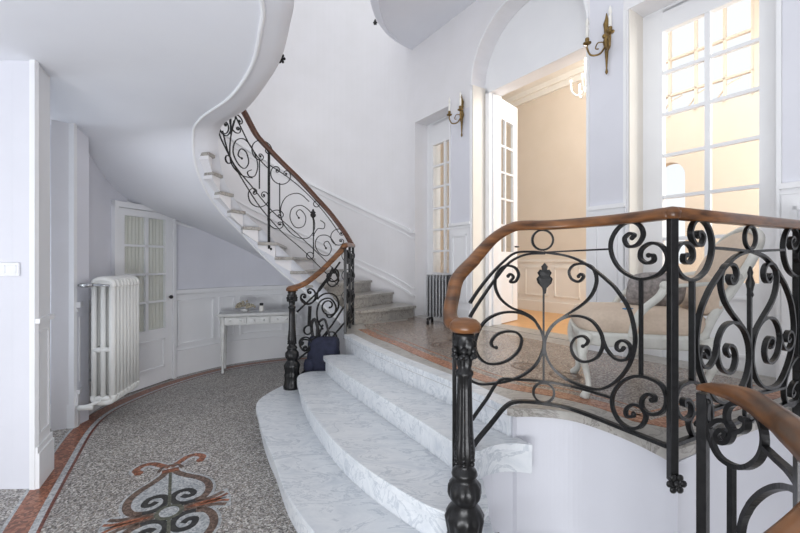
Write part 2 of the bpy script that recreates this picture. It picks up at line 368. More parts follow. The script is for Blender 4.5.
curved_panel(mb, L_[iD1]+0.1, L_[-1]-0.05, 0.38, 0.94)
# ears at stair wall: chair rail and skirting that climb with the treads
RS = .168
def stair_z(a):   # height of the tread line along the outer wall
    return LZ+RS*max(0, (a-0.08))/0.36
up = [i for i in range(len(LW)) if L_[i] < 3.6]
pts = [LW[i] for i in up]; zz = [stair_z(L_[i]) for i in up]
for dz, h_, p_ in ((1.22, 0.045, 0.03), (1.13, 0.018, 0.012), (0.40, 0.02, 0.014), (0.30, 0.03, 0.02)):
    mold(mb, pts, 0, [z+dz for z in zz], h_, p_)
struct(mb.build('trim_1', M['trim']))

mb = MB(); mb.box(.7, 3.55, -1.3, -1.15, -2.5, 6.8); struct(mb.build('wall_south', M['wall']))
mb = MB(); mb.box(3.4, 3.55, -1.15, 2.2, -2.5, 6.8); struct(mb.build('wall_east', M['wall']))
# --- left piers between the windows
def pier(name, x0, x1, y0, y1, zt):
    mb = MB(); mb.box(x0, x1, y0, y1, 0, zt); o = struct(mb.build(name, M['lav'])); return o
p1 = pier('wall_west', -3.3, -2.42, 2.50, 2.72, 2.68)
mb = MB(); mb.prism([(-2.43, 2.50), (-2.30, 2.505), (-2.395, 2.72), (-2.43, 2.72)], 0, 2.68); struct(mb.build('wall_west', M['lav']))
mb = MB()
def PF(a, d, z): return (-2.28-.10*a/.21+d*.9, 2.505+a+d*.43, z)
mb.box(-.0, .225, -.03, 0, 0, 2.68, PF)                 # white face
mb.box(-2.308, -2.275, 2.49, 2.52, 0, 2.68)
mb.box(-.01, .23, 0, .02, 0, 0.22, PF); mb.box(-.01, .23, 0, .012, 0.22, 0.26, PF)
mb.box(-.01, .23, 0, .022, 1.035, 1.065, PF)
for z0, z1 in ((0.32, 0.98),):
    for b in ((.03, .04, z0, z1), (.18, .19, z0, z1), (.04, .18, z0, z0+.012), (.04, .18, z1-.012, z1)): mb.box(b[0], b[1], 0, .008, b[2], b[3], PF)
struct(mb.build('trim_2', M['trim']))
p2 = pier('wall_north_west', -3.4, -2.80, 3.43, 3.60, 2.66)
mb = MB(); mb.box(-2.83, -2.785, 3.415, 3.45, 0, 2.66); mb.box(-3.4, -2.775, 3.41, 3.45, 0, 0.2)
struct(mb.build('trim_3', M['trim']))
# window in each gap on the left
def wframe(name, x, y0, y1, z0, z1, nrow):
    mb = MB()
    for b in ((y0, y0+.06), (y1-.06, y1), ((y0+y1)/2-.04, (y0+y1)/2+.04)): mb.box(x-.03, x+.03, b[0], b[1], z0, z1)
    for i in range(nrow+1): z = z0+(z1-z0)*i/nrow; mb.box(x-.02, x+.02, y0, y1, z-.02, z+.02)
    o = struct(mb.build(name, M['trim']))
    m2 = MB(); m2.box(x-.004, x+.004, y0, y1, z0, z1); m2.build('window_glass', M['glass'], o)
wframe('window_1', -3.3, 2.72, 3.43, 0.02, 2.6, 5)
wframe('window_2', -3.3, 1.2, 2.50, 0.02, 2.6, 5)
mb = MB(); mb.box(-3.45, -3.30, -1.0, 1.2, 0, 2.68); struct(mb.build('wall_south_west', M['lav']))

# --- landing slab, steps
S4 = [(-.60, 4.30), (-.36, 3.80), (-.08, 3.28), (.12, 2.95), (.31, 2.65), (.452, 2.38), (.575, 2.15)]
S4 = cat_rom(S4, 4)
curb = off2([q for q in RAIL if q[0] > .6 or q[1] > 2.085], 0.035)
curb = [q for q in curb if q[0] > .60]
corner = (1.113, 1.638)
curb = [q for q in curb if q[1] > 1.68]+[corner]
Bend = (corner[0]+.891*1.56, corner[1]+.454*1.56)
land = S4+curb+[Bend, W(4.62, .2, 0)[:2], W(4.62, .425, 0)[:2], W(-.3, .425, 0)[:2], (-.75, 6.25), (-.66, 5.0)]
mb = MB(); mb.prism(land, 0.595, LZ)
under = off2(S4, 0.03)+[(.60, 2.13)]+off2([q for q in curb], 0.03)[1:]
Bd2 = (Bend[0]-0.02, Bend[1]+0.05)
under = under+[Bd2, W(4.62, .2, 0)[:2], W(-.3, .3, 0)[:2], (-.72, 6.25), (-.62, 5.0)]
struct(mb.build('floor_landing', M['gmarble'], bevel=0.006))
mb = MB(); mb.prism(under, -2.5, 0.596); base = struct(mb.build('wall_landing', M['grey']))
inl = [(-.40, 4.66), (-.2, 4.2), (0, 3.85), (.2, 3.42), (.386, 3.06), (.52, 2.82), (.70, 2.55), (.95, 2.38), (1.14, 2.18), (1.24, 1.95)]
inlc = cat_rom(inl, 4)
B2 = (Bend[0]-.22, Bend[1]+.1)
io = inlc+[B2, W(4.2, -.02, 0)[:2], W(.3, -.05, 0)[:2], (.1, 5.35), (-.45, 5.0)]
mb = MB(); mb.prism(io, LZ-.01, LZ+.0012); struct(mb.build('floor_inlay', M['lfloor']))
mb = MB(); edge = inlc+[B2]
band(mb, edge, 0.02, -0.09, LZ-.01, LZ+.002); band(mb, edge, 0.085, 0.10, LZ-.01, LZ+.002)
struct(mb.build('floor_border', M['lorange']))
# stone scroll inlay in the landing floor
mb = MB()
for c_, r_, s_ in (((.42, 3.75), .12, 1), ((.62, 3.95), .12, -1), ((.95, 3.0), .1, 1), ((1.15, 2.75), .1, -1)):
    p = [(c_[0]+(.02+r_*i/26)*math.cos(s_*i*.42), c_[1]+(.02+r_*i/26)*math.sin(s_*i*.42)) for i in range(27)]
    band(mb, p, -0.012, 0.012, LZ-.01, LZ+.0025)
struct(mb.build('floor_scroll', M['mbrown']))
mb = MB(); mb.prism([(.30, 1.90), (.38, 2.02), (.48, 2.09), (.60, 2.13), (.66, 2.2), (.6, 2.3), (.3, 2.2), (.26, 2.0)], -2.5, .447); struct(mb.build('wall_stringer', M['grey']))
# marble riser skin under the landing nosing
mb = MB(); band(mb, S4, 0.012, 0.045, 0.40, 0.60)
steps = thing('entrance_steps', 'three wide bowed white marble steps climbing from terrazzo hall to landing', 'steps', (0, 0, 0))
mb.build('riser', M['marble'], steps)
mb = MB(); band(mb, S4, -0.002, 0.10, 0.600, 0.6415); mb.build('nosing', M['marble'], steps)
S1 = cat_rom([(-.98, 4.42), (-1.168, 4.16), (-1.29, 3.65), (-1.13, 3.2), (-.95, 2.82), (-.831, 2.6), (-.625, 2.19), (-.395, 1.86), (-.15, 1.6), (.08, 1.45), (.3, 1.42), (.42, 1.52), (.44, 1.75)], 5)
S2 = cat_rom([(-.78, 4.04), (-.93, 4.0), (-.976, 3.79), (-.765, 3.19), (-.461, 2.56), (-.224, 2.19), (.042, 1.885), (.19, 1.765), (.33, 1.72), (.40, 1.8)], 5)
S3 = cat_rom([(-.60, 4.06), (-.735, 4.03), (-.745, 3.93), (-.476, 3.4), (-.033, 2.63), (.13, 2.35), (.24, 2.15), (.31, 2.03), (.38, 1.985), (.47, 2.045), (.57, 2.075), (.68, 2.055)], 5)
def step(front, back, z0, z1):
    mb = MB(); mb.prism(front+back, z1-.035, z1)
    mb.build('tread', M['marble'], steps, bevel=0.008)
    mb = MB(); f2 = off2(front, -0.025)
    if (V(f2[len(f2)//2])-V((.5, 3.2))).length > (V(front[len(f2)//2])-V((.5, 3.2))).length: f2 = off2(front, 0.025)
    mb.prism(f2+back, z0, z1-.034); mb.build('riser', M['marble'], steps)
step(S1, [(.44, 2.02), (-.5, 4.45)], 0, .16)
step(S2, [(.42, 2.02), (-.5, 4.04)], .16, .32)
step(S3, [(.60, 2.2), (.4, 2.7), (-.02, 3.4), (-.45, 4.06)], .32, .48)

# --- arch wall
arch = [(1.57, LZ-.03), (3.04, LZ-.03), (3.04, 3.55)]+[(2.305+.735*math.cos(PI*i/28), 3.55+.735*math.sin(PI*i/28)) for i in range(1, 28)]+[(1.57, 3.55)]
mb = MB(); wall_holes(mb, rect(.392, 6.5, 0, 6.8), [[(a, b) for a, b in rect(.394+.0, 1.166, LZ-.03, 3.44)], arch, rect(3.40, 4.318, LZ-.03, 3.50)], 0.0, .22)
struct(mb.build('wall_arch', M['wall']))
mb = MB()
for a, b, c in ((1.19, 1.535, 3.3), (3.07, 3.36, 5.0), (4.34, 6.4, 5.0)): wbox(mb, a, b, -.004, .001, 1.9, c)
struct(mb.build('wall_light_tint', M['lav']))  # cool window light on the piers put into the colour of thin sheets
mb = MB(); wall_holes(mb, rect(-.3, 6.5, 0, 6.8), [rect(.46, 1.10, LZ-.03, 3.40), rect(1.65, 2.96, LZ-.03, 3.485), rect(3.46, 4.28, LZ-.03, 3.46)], .221, .42)
struct(mb.build('wall_inner', M['trim']))
# thin cream liner on the left reveals
mb = MB()
wbox(mb, 1.572, 1.582, .005, .225, LZ, 3.55); wbox(mb, 3.402, 3.41, .005, .225, LZ, 3.5)
struct(mb.build('trim_4', M['cream']))
mb = MB()
# white edge beads of the openings
for t in (1.55, 3.05, 3.375, 4.325, 1.17):
    wbox(mb, t-.012, t+.012, -.012, .002, LZ, 3.5)
n = 28
ar = [(2.305+.745*math.cos(PI*i/n), 3.55+.745*math.sin(PI*i/n)) for i in range(n+1)]
mb.tube([W(a, -.004, b) for a, b in ar], .012, 6)
# door casing on the recessed plane
wbox(mb, 1.60, 1.66, .195, .24, LZ, 3.53); wbox(mb, 2.95, 3.01, .195, .24, LZ, 3.53); wbox(mb, 1.60, 3.01, .195, .24, 3.475, 3.53)
# chair rail and dado panels on piers
for a, b in ((1.166, 1.55), (3.06, 3.38), (4.33, 6.4)):
    wbox(mb, a, b, -.03, .003, 1.875, 1.91); wbox(mb, a, b, -.012, .003, LZ, 1.875); wbox(mb, a, b, -.028, .003, LZ, LZ+.2); wbox(mb, a, b, -.018, .003, 1.84, 1.86)
    x0, x1 = a+.06, min(b-.06, a+.9)
    for q in ((x0, x1, .92, .94), (x0, x1, 1.74, 1.76), (x0, x0+.02, .92, 1.76), (x1-.02, x1, .92, 1.76)): wbox(mb, q[0], q[1], -.024, .0, q[2], q[3])
struct(mb.build('trim_5', M['trim']))
# casement windows / french doors on the recessed plane
def french(name, t0, t1, z0, z1, gt, gz, rows, cols, d=.25, extra=None):
    mb = MB(); fw = gt
    wbox(mb, t0, t0+fw, d-.03, d+.03, z0, z1); wbox(mb, t1-fw, t1, d-.03, d+.03, z0, z1)
    wbox(mb, t0+fw, t1-fw, d-.029, d+.029, gz[1], z1); wbox(mb, t0+fw, t1-fw, d-.02, d+.02, z0, gz[0])
    for q in ((t0+fw+.04, t1-fw-.04, z0+.1, z0+.12), (t0+fw+.04, t1-fw-.04, gz[0]-.12, gz[0]-.1)): wbox(mb, q[0], q[1], d-.035, d, q[2], q[3])
    for i in range(1, rows): z = gz[0]+(gz[1]-gz[0])*i/rows; wbox(mb, t0+fw, t1-fw, d-.018, d+.018, z-.013, z+.013)
    for i in range(1, cols): t = t0+fw+(t1-t0-2*fw)*i/cols; wbox(mb, t-.018, t+.018, d-.02, d+.02, gz[0], gz[1])
    o = struct(mb.build(name, M['trim']))
    m2 = MB(); wbox(m2, t0+fw-.005, t1-fw+.005, d-.003, d+.003, gz[0]-.005, gz[1]+.005); m2.build('window_glass', M['glass'], o)
    return o
french('window_3', .44, 1.12, LZ, 3.42, .09, (1.27, 3.11), 6, 2)
french('window_4', 3.44, 4.29, LZ, 3.48, .12, (1.27, 3.31), 6, 2)

# --- room beyond
mb = MB(); mb.prism([W(-1.5, .42, 0)[:2], W(7, .42, 0)[:2], W(7, 6, 0)[:2], W(-1.5, 6, 0)[:2]], .5, LZ); struct(mb.build('floor_room', M['parquet']))
mb = MB(); wbox(mb, 1.60, 3.02, .2, .46, LZ-.02, LZ+.004); struct(mb.build('trim_6', M['gmarble']))
D2 = 2.0
archw = [(2.70, 1.4), (3.04, 1.4), (3.04, 2.45)]+[(2.87+.17*math.cos(PI*i/12), 2.45+.17*math.sin(PI*i/12)) for i in range(1, 12)]+[(2.70, 2.45)]
big = rect(2.72, 3.66, 3.16, 4.85)
mb = MB(); wall_holes(mb, rect(-1.5, 6.0, .5, 5.0), [archw, big], D2, D2+.12); struct(mb.build('wall_room', M['peach']))
mb = MB(); wbox(mb, -1.5, 2.62, .42, D2, 4.2, 4.3); wbox(mb, 2.62, 6, .42, D2, 5.0, 5.1); wbox(mb, 2.62, 2.66, .42, D2, 4.2, 5.0); struct(mb.build('ceiling_room', M['cream']))
mb = MB(); wbox(mb, -1.5, -1.4, .42, D2, .5, 4.3); struct(mb.build('wall_room_side', M['peach']))
mb = MB()
wbox(mb, -1.4, 2.2, D2-.02, D2, LZ, 1.45); wbox(mb, -1.4, 2.2, D2-.04, D2, 1.42, 1.46); wbox(mb, -1.4, 2.2, D2-.035, D2, LZ, LZ+.16)
for k in range(4):
    a = .2+k*.55
    for q in ((a, a+.42, .88, .9), (a, a+.42, 1.32, 1.34), (a, a+.02, .88, 1.34), (a+.4, a+.42, .88, 1.34)): wbox(mb, q[0], q[1], D2-.03, D2, q[2], q[3])
wbox(mb, -1.4, 2.6, D2-.10, D2, 4.12, 4.2); wbox(mb, -1.4, 2.6, D2-.05, D2, 4.04, 4.12)
wbox(mb, 2.22, 2.34, D2-.05, D2, LZ, 3.1); wbox(mb, 2.22, 2.62, D2-.05, D2, 3.0, 3.1); wbox(mb, 2.34, 2.60, D2-.03, D2, LZ, 3.0)
struct(mb.build('trim_7', M['cream']))
# glazing bars of the tall room window with whiplash curves
mb = MB()
for t in (2.72, 2.86, 3.13, 3.40, 3.64): wbox(mb, t, t+.024, D2, D2+.05, 3.16, 4.85)
for z in (3.16, 3.42, 3.85, 4.3, 4.7): wbox(mb, 2.72, 3.66, D2, D2+.05, z, z+.024)
for k in range(3):
    p = [(2.74+k*.28, 3.2), (2.80+k*.28, 3.26), (2.88+k*.28, 3.36), (3.0+k*.28, 3.40)]
    mb.tube([W(a, D2+.025, b) for a, b in cat_rom(p, 5)], .009, 6)
struct(mb.build('window_5', M['peach']))

# --- gallery ceiling + soffit of the upper flight
Mc = [(-.50, -1.0, 2.68), (-.52, .6, 2.68), (-.58, 1.4, 2.68), (-.66, 1.92, 2.68), (-.74, 2.14, 2.68), (-.95, 2.57, 2.68), (-1.283, 3.04, 2.68), (-1.72, 3.48, 2.68), (-1.93, 3.74, 2.62), (-1.99, 3.93, 2.32), (-1.945, 4.22, 2.02), (-1.80, 4.52, 1.76), (-1.60, 4.70, 1.49), (-1.30, 4.82, 1.19), (-.97, 4.87, .92), (-.70, 4.93, .64)]
Ec = [(-.36, -1.0, 2.75), (-.38, .6, 2.75), (-.44, 1.4, 2.75), (-.52, 1.96, 2.75), (-.62, 2.25, 2.75), (-.78, 2.62, 2.75), (-1.00, 2.99, 2.75), (-1.37, 3.56, 2.78), (-1.72, 3.87, 2.74), (-1.83, 4.03, 2.56), (-1.83, 4.18, 2.27), (-1.745, 4.44, 1.99), (-1.55, 4.65, 1.75), (-1.28, 4.77, 1.45), (-.95, 4.85, 1.13), (-.66, 4.93, .80)]
Oc = [(-3.4, -1.0, 2.68), (-3.4, .6, 2.68), (-3.4, 1.4, 2.68), (-3.4, 2.0, 2.68), (-3.4, 2.5, 2.68), (-3.4, 2.9, 2.68), (-3.4, 3.2, 2.66), (-2.95, 3.45, 2.58), (-3.05, 3.70, 2.46), (-3.08, 4.02, 2.30), (-2.98, 4.50, 2.06), (-2.68, 5.25, 1.86), (-2.25, 5.76, 1.60), (-1.68, 6.06, 1.24), (-1.1, 6.18, .92), (-.70, 6.2, .64)]
MM = cat_rom(Mc, 6); EE = cat_rom(Ec, 6); OO = cat_rom(Oc, 6)
mb = MB(); mb.smooth = True
n = len(MM); v = []; K = 8
for i in range(n):
    for k in range(K+1):
        t = k/K; p = V(MM[i])*(1-t)+V(OO[i])*t; v.append(p)
fs = [(i*(K+1)+k, i*(K+1)+k+1, (i+1)*(K+1)+k+1, (i+1)*(K+1)+k) for i in range(n-1) for k in range(K)]
mb.add(v, fs)
lavz = []
for q in LW:
    j = min(range(len(OO)), key=lambda i: (OO[i][0]-q[0])**2+(OO[i][1]-q[1])**2); lavz.append(max(1.07, OO[j][2]))
i0 = next(i for i in range(len(LW)) if i > 12 and lavz[i] > 1.08)
m9 = MB(); band(m9, LW[i0:], 0.0, 0.004, 1.06, lavz[i0:]); struct(m9.build('wall_left', M['lav']))
# upper side of the slab so that it has thickness
nf = 6*8
v2 = [(V(MM[i]) if k == 0 else V(OO[i]))+V((0, 0, .32 if i < nf else .18)) for i in range(n) for k in (0, 1)]
mb.add(v2, [(2*i, 2*i+2, 2*i+3, 2*i+1) for i in range(n-1)])
struct(mb.build('ceiling', M['ceil']))
mb = MB(); mb.smooth = True
v = []
for i in range(n):
    m_, e_ = V(MM[i]), V(EE[i]); out = V((e_.x-m_.x, e_.y-m_.y, 0))
    mid = (m_+e_)/2
    flat = max(0.0, 1-max(0, i-42)/12.0)
    mid.z -= 0.012*flat; v += [m_, mid, e_, V((e_.x, e_.y, e_.z+.26*flat+0.0))]
mb.add(v, [(i*4+k, (i+1)*4+k, (i+1)*4+k+1, i*4+k+1) for i in range(n-1) for k in range(3)])
struct(mb.build('trim_8', M['ceil']))
mb = MB(); mb.tube([V(p)+V((-.005, 0, -.004)) for p in MM], .012, 8); struct(mb.build('trim_9', M['trim']))
mb = MB(); mb.tube([V(p)+V((.02, -.03, -.02)) for p in OO[42:]], .022, 8); struct(mb.build('trim_10', M['trim']))

# second floor gallery slab in the corner above
P2_ = cat_rom([(.12, 5.94), (-.10, 5.72), (-.28, 5.35), (-.36, 4.9), (-.33, 4.5), (-.1, 4.0), (.4, 3.4)], 6)
mb = MB()
P3_ = off2(P2_, -.11)
if (V(P3_[12])-V((1.5, 4.5))).length > (V(P2_[12])-V((1.5, 4.5))).length: P3_ = off2(P2_, .11)
mb.sweep([[(*a, 4.60), (*b, 4.53), (*b, 4.56), (*a, 4.85)] for a, b in zip(P2_, P3_)])
P2_ = P3_
poly = P2_+[(1.2, 3.1), W(3.3, .1, 0)[:2], W(.35, .1, 0)[:2]]
mb.prism(poly, 4.53, 4.80); mb.tube([(x, y, 4.53) for x, y in P2_], .012, 6)
struct(mb.build('ceiling_gallery', M['ceil']))

# --- the curved stair itself
inner = [(-.56, 5.02), (-.76, 4.985), (-.94, 4.92), (-1.13, 4.84), (-1.30, 4.77), (-1.46, 4.68), (-1.62, 4.57), (-1.74, 4.43), (-1.81, 4.28), (-1.855, 4.12), (-1.865, 3.97), (-1.85, 3.80), (-1.80, 3.64), (-1.70, 3.50)]
outer = [(.19, 5.62), (-.11, 5.96), (-.45, 6.12), (-.9, 6.16), (-1.32, 6.10), (-1.72, 5.99), (-2.1, 5.80), (-2.45, 5.48), (-2.7, 5.10), (-2.88, 4.72), (-2.99, 4.38), (-3.04, 3.98), (-3.04, 3.60), (-3.0, 3.2)]
stair = thing('curved_staircase', 'curved white staircase with grey marble treads winding up along the round wall', 'staircase', (0, 0, 0))
for k in range(11):
    z = LZ+RS*(k+1); a0, a1, b0, b1 = V(inner[k]), V(inner[k+1]), V(outer[k]), V(outer[k+1])
    if k == 10: a1 = a0+(a1-a0)*.55; b1 = b0+(b1-b0)*.5
    mid0 = (a0+b0)/2; d = (b0-a0).normalized(); nrm = V((d.y, -d.x))
    if nrm.dot(a0-a1) < 0: nrm = -nrm
    sd = (a0-b0).normalized()*(0.03 if k < 6 else .01)
    mb = MB(); q = [a0+sd+nrm*.03, a1+sd, b1, b0+nrm*.03]
    if k == 0: q = [a0+sd+nrm*.03, a1+sd, V((-.2, 6.1)), V((.06, 5.97)), b0+nrm*.03+V((.02, 0))]
    mb.prism([tuple(p) for p in q], z-.035, z); mb.build('tread', M['gmarble'], stair, bevel=.006)
    mb = MB(); q = [a0, a1, b1, b0]; zf, zr = (z-RS-.01, z-.07) if k > 1 else (z-RS, z-RS)
    if k == 0: mb.prism([tuple(p) for p in (a0, a1, V((-.2, 6.1)), V((.06, 5.97)), b0)], zf, z-.034)
    else: mb.hexa([(*a0, zf), (*a1, zr), (*b1, zr), (*b0, zf), (*a0, z-.034), (*a1, z-.034), (*b1, z-.034), (*b0, z-.034)])
    mb.build('riser', M['gmarble'] if k < 3 else M['wall'], stair)

# --- left door (hung on the curved wall)
dA = V((-2.970, 4.19)); dB = V((-2.785, 4.87)); du = (dB-dA); dw = du.length; du.normalize(); dn = V((du.y, -du.x))   # towards the hall
def DW(a, d, z): q = dA+du*a+dn*d; return (q.x, q.y, z)
mb = MB()
wbox(mb, -.045, 0.0, -.06, .035, 0, 2.06, DW); wbox(mb, dw, dw+.045, -.06, .035, 0, 2.06, DW); wbox(mb, -.045, dw+.045, -.06, .03, 2.0, 2.06, DW)
door = struct(mb.build('door_1', M['trim']))
mb = MB(); gl0, gl1 = .075, dw-.10; zb = (.64, 1.92)
wbox(mb, .005, gl0, -.02, .02, .01, 1.995, DW); wbox(mb, gl1, dw-.005, -.02, .02, .01, 1.995, DW)
wbox(mb, gl0, gl1, -.02, .02, .01, zb[0], DW); wbox(mb, gl0, gl1, -.02, .02, zb[1], 1.995, DW)
for i in range(1, 4): z = zb[0]+(zb[1]-zb[0])*i/4; wbox(mb, gl0, gl1, -.012, .018, z-.012, z+.012, DW)
wbox(mb, dw/2-.018, dw/2+.018, -.012, .018, zb[0], zb[1], DW)
for q in ((gl0+.02, gl1-.02, .18, .20), (gl0+.02, gl1-.02, .50, .52), (gl0+.02, gl0+.04, .18, .52), (gl1-.04, gl1-.02, .18, .52)): wbox(mb, q[0], q[1], .01, .03, q[2], q[3], DW)
mb.build('door_leaf', M['trim'], door)
mb = MB(); wbox(mb, gl0, gl1, .004, .007, zb[0], zb[1], DW); mb.build('door_glass', M['glass'], door)
mb = MB(); nn = 60; mb.smooth = True
fr = [DW(gl0+(gl1-gl0)*i/nn, -.012+.006*math.sin(i*1.25)+.003*math.sin(i*.5), zb[0]) for i in range(nn+1)]
mb.add([p for p in fr]+[(p[0], p[1], zb[1]) for p in fr], [(i, i+1, i+nn+2, i+nn+1) for i in range(nn)]); mb.build('door_curtain', M['curtain'], door)
mb = MB(); c = DW(dw-.05, .05, 1.0); mb.ball(c, .022, 6); mb.tube([DW(dw-.05, .015, 1.0), c], .009, 8); mb.build('door_knob', M['black'], door)

# --- right hand side: far wall and open door leaf of the doorway
hinge = V(W(1.656, .25, 0)[:2]); ld = V((.673, .74)).normalized(); ln = V((-ld.y, ld.x))
def LF(a, d, z): q = hinge+ld*a+ln*d; return (q.x, q.y, z)
mb = MB(); lw = .64; cb = (1.55, 3.22)
wbox(mb, 0, .11, -.02, .02, LZ+.01, 3.47, LF); wbox(mb, lw-.11, lw, -.02, .02, LZ+.01, 3.47, LF); wbox(mb, .1, lw-.1, -.02, .02, LZ+.01, cb[0], LF); wbox(mb, .1, lw-.1, -.02, .02, cb[1], 3.47, LF)
for i in range(1, 5): z = cb[0]+(cb[1]-cb[0])*i/5; wbox(mb, .1, lw-.1, -.015, .015, z-.013, z+.013, LF)
wbox(mb, lw/2-.015, lw/2+.015, -.015, .015, cb[0], cb[1], LF)
for q in ((.14, lw-.14, .85, .87), (.14, lw-.14, 1.4, 1.42), (.14, .16, .85, 1.42), (lw-.16, lw-.14, .85, 1.42)): wbox(mb, q[0], q[1], -.03, .03, q[2], q[3], LF)
d2 = struct(mb.build('door_2', M['trim']))
mb = MB(); wbox(mb, .1, lw-.1, -.003, .003, cb[0], cb[1], LF); mb.build('door_glass', M['glass'], d2)
mb = MB(); mb.tube([LF(lw-.05, -.02, 1.62), LF(lw-.05, -.06, 1.62), LF(lw-.15, -.06, 1.62)], .009, 8); mb.build('door_handle', M['black'], d2)

#SECTION railings
def handrail(mb, pts, w_=.058, h=.048, wl=None):
    """rounded profile swept along 3D points (z = top of iron)"""
    n = len(pts); fr = []
    for i in range(n):
        a = V(pts[max(i-1, 0)]); b = V(pts[min(i+1, n-1)]); t = (b-a).normalized(); sd = V((-t.y, t.x, 0)); sd = sd.normalized() if sd.length > 1e-4 else V((1, 0, 0)); upv = t.cross(sd); upv = upv if upv.z > 0 else -upv
        k = wl[i] if wl else 1; prof = [(-.5, 0.05), (-.36, -.0), (.36, -.0), (.5, .05), (.5, .35), (.44, .72), (.25, .95), (0, 1.02), (-.25, .95), (-.44, .72), (-.5, .35)]
        fr.append([V(pts[i])+sd*(x*w_*k)+upv*(y*h*k) for x, y in prof])
    mb.smooth = True; mb.sweep(fr)
def newel(parent, x, y, z0, ztop, mats):
    H = ztop-z0
    prof = [(.082, 0), (.086, .03), (.075, .045), (.070, .10), (.074, .14), (.066, .165), (.072, .20), (.078, .235), (.068, .26), (.048, .285), (.056, .30), (.064, .33), (.062, .36), (.05, .38), (.044, .395), (.053, .405), (.048, .42), (.034, .432), (.032, .445), (.040, .47), (.042, .50), (.036, .55), (.033, .60), (.030, .70), (.028, .80), (.036, .812), (.036, .825), (.026, .835), (.028, .87), (.035, .90), (.042, .925), (.044, .945), (.036, .955), (.042, .97), (.04, .985)]
    k = H/.985
    mb = MB()
    def fl(a, z):
        u = z/k
        if .03 < u < .26: return 1+.05*math.cos(12*a)
        if .30 < u < .37: return 1+.09*abs(math.cos(5*a))
        if .45 < u < .81: return 1+.055*math.cos(10*a)
        if .84 < u < .95: return 1+.14*math.cos(6*a)
        return 1
    pr = []
    for i in range(len(prof)-1):
        (r0, h0), (r1, h1) = prof[i], prof[i+1]
        pr.append((r0, h0*k)); 
        if h1-h0 > .03: pr.append(((r0+r1)/2, (h0+h1)/2*k))
    pr.append((prof[-1][0], prof[-1][1]*k))
    mb.lathe(pr, (x, y, z0), 60, fl)
    o = mb.build('newel_post', mats, parent)
    for j in range(6):      # leaf and berry sprays cast on the shaft
        a = 2*PI*j/6+.3; mb = MB()
        for q in range(7):
            r = .036-.001*q; mb.ball((x+r*math.cos(a)*1.02, y+r*math.sin(a)*1.02, z0+(.455+.019*q)*k), .0105-.0006*q, 5)
        mb.build('berry_spray', mats, o)
        mb = MB()
        for q in range(3):
            b = a+.25*(q-1); mb.ball((x+.042*math.cos(b), y+.042*math.sin(b), z0+(.890+.008*(q % 2))*k), .012, 5)
        mb.ball((x+.042*math.cos(a), y+.042*math.sin(a), z0+.915*k), .015, 5); mb.build('capital_leaf', mats, o)
    return o
def rosette(parent, p, r=.022, nrm=(0, -1, 0)):
    mb = MB(); mb.ball(p, r*.5, 5)
    for j in range(6):
        a = 2*PI*j/6; mb.ball((p[0]+r*.8*math.cos(a), p[1]-.004, p[2]+r*.8*math.sin(a)), r*.42, 5, (1, .5, 1))
    return mb.build('rosette', M['iron'], parent)
CA = Curtain(RAIL, 'last')
rail = thing('landing_railing', 'wrought-iron landing railing with oak handrail, heart scrolls and black fluted newel, nearest the middle', 'railing', (0, 0, 0))
newel(rail, .262, 1.625, .16, 1.135, M['iron'])
S30 = lambda p: Z(p, 470, 280, 2.96)
S33 = lambda p: Z(p, 500, 200, 3.33)
S38 = lambda p: Z(p, 400, 190, 3.81)
S26 = lambda p: Z(p, 560, 220, 2.665)
trA = {
 'scroll': [
  (S30([(334, 196), (345, 190), (349, 178), (334, 166), (310, 174), (299, 200), (312, 230), (340, 242), (375, 230), (393, 195), (388, 158), (362, 122), (325, 107), (285, 110), (248, 132), (224, 172), (222, 212), (242, 256), (280, 290), (330, 313), (385, 323), (430, 302), (468, 257), (487, 200), (487, 150), (470, 85), (435, 30)])+S33([(360, 270), (300, 222), (230, 188), (145, 174)]), 'R'),
  (S30([(391, 170), (405, 205), (430, 232), (458, 237), (475, 218), (472, 192), (454, 179), (437, 186), (434, 202), (446, 210), (455, 201)]), 'RR'),
  (S33([(262, 254), (270, 246), (278, 256), (262, 272), (238, 262), (230, 237), (248, 216), (285, 213), (312, 230), (322, 270), (306, 315), (272, 350), (215, 387), (172, 420), (152, 460), (148, 500)]), 'R'),
  (S30([(78, 200), (66, 196), (64, 180), (82, 160), (110, 152), (138, 156), (153, 178), (140, 214), (100, 243), (52, 247), (22, 222), (15, 182), (40, 127), (90, 98), (145, 97), (190, 120), (214, 160), (217, 200), (195, 250), (150, 285), (90, 303), (30, 308), (-8, 292)]), 'L'),
  (S38([(412, 328), (420, 320), (432, 332), (420, 350), (440, 348), (452, 322), (438, 296), (402, 289), (372, 313), (362, 360), (380, 410), (422, 447), (470, 466), (508, 490), (532, 530)]), 'L')],
}
def add(par, cur, az, name='scroll', th=.012, dp=.016, closed=False, balls=(0, 0), m=None):
    return cur.bar(az, th, dp, closed, None, balls).build(name, m or M['iron'], par)
tmpl = []
ringA = CA.hit(542.5, 240)
for pts, side in trA['scroll']:
    az = cat_rom(CA.px(pts), 5); 
    if side == 'Rs': az = az[:len(az)]
    add(rail, CA, az, 'scroll', .012, .016, False, (0, .010) if side == 'RR' else (.010, 0))
    if side[0] == 'R': tmpl.append(('scroll', az, False, .010))
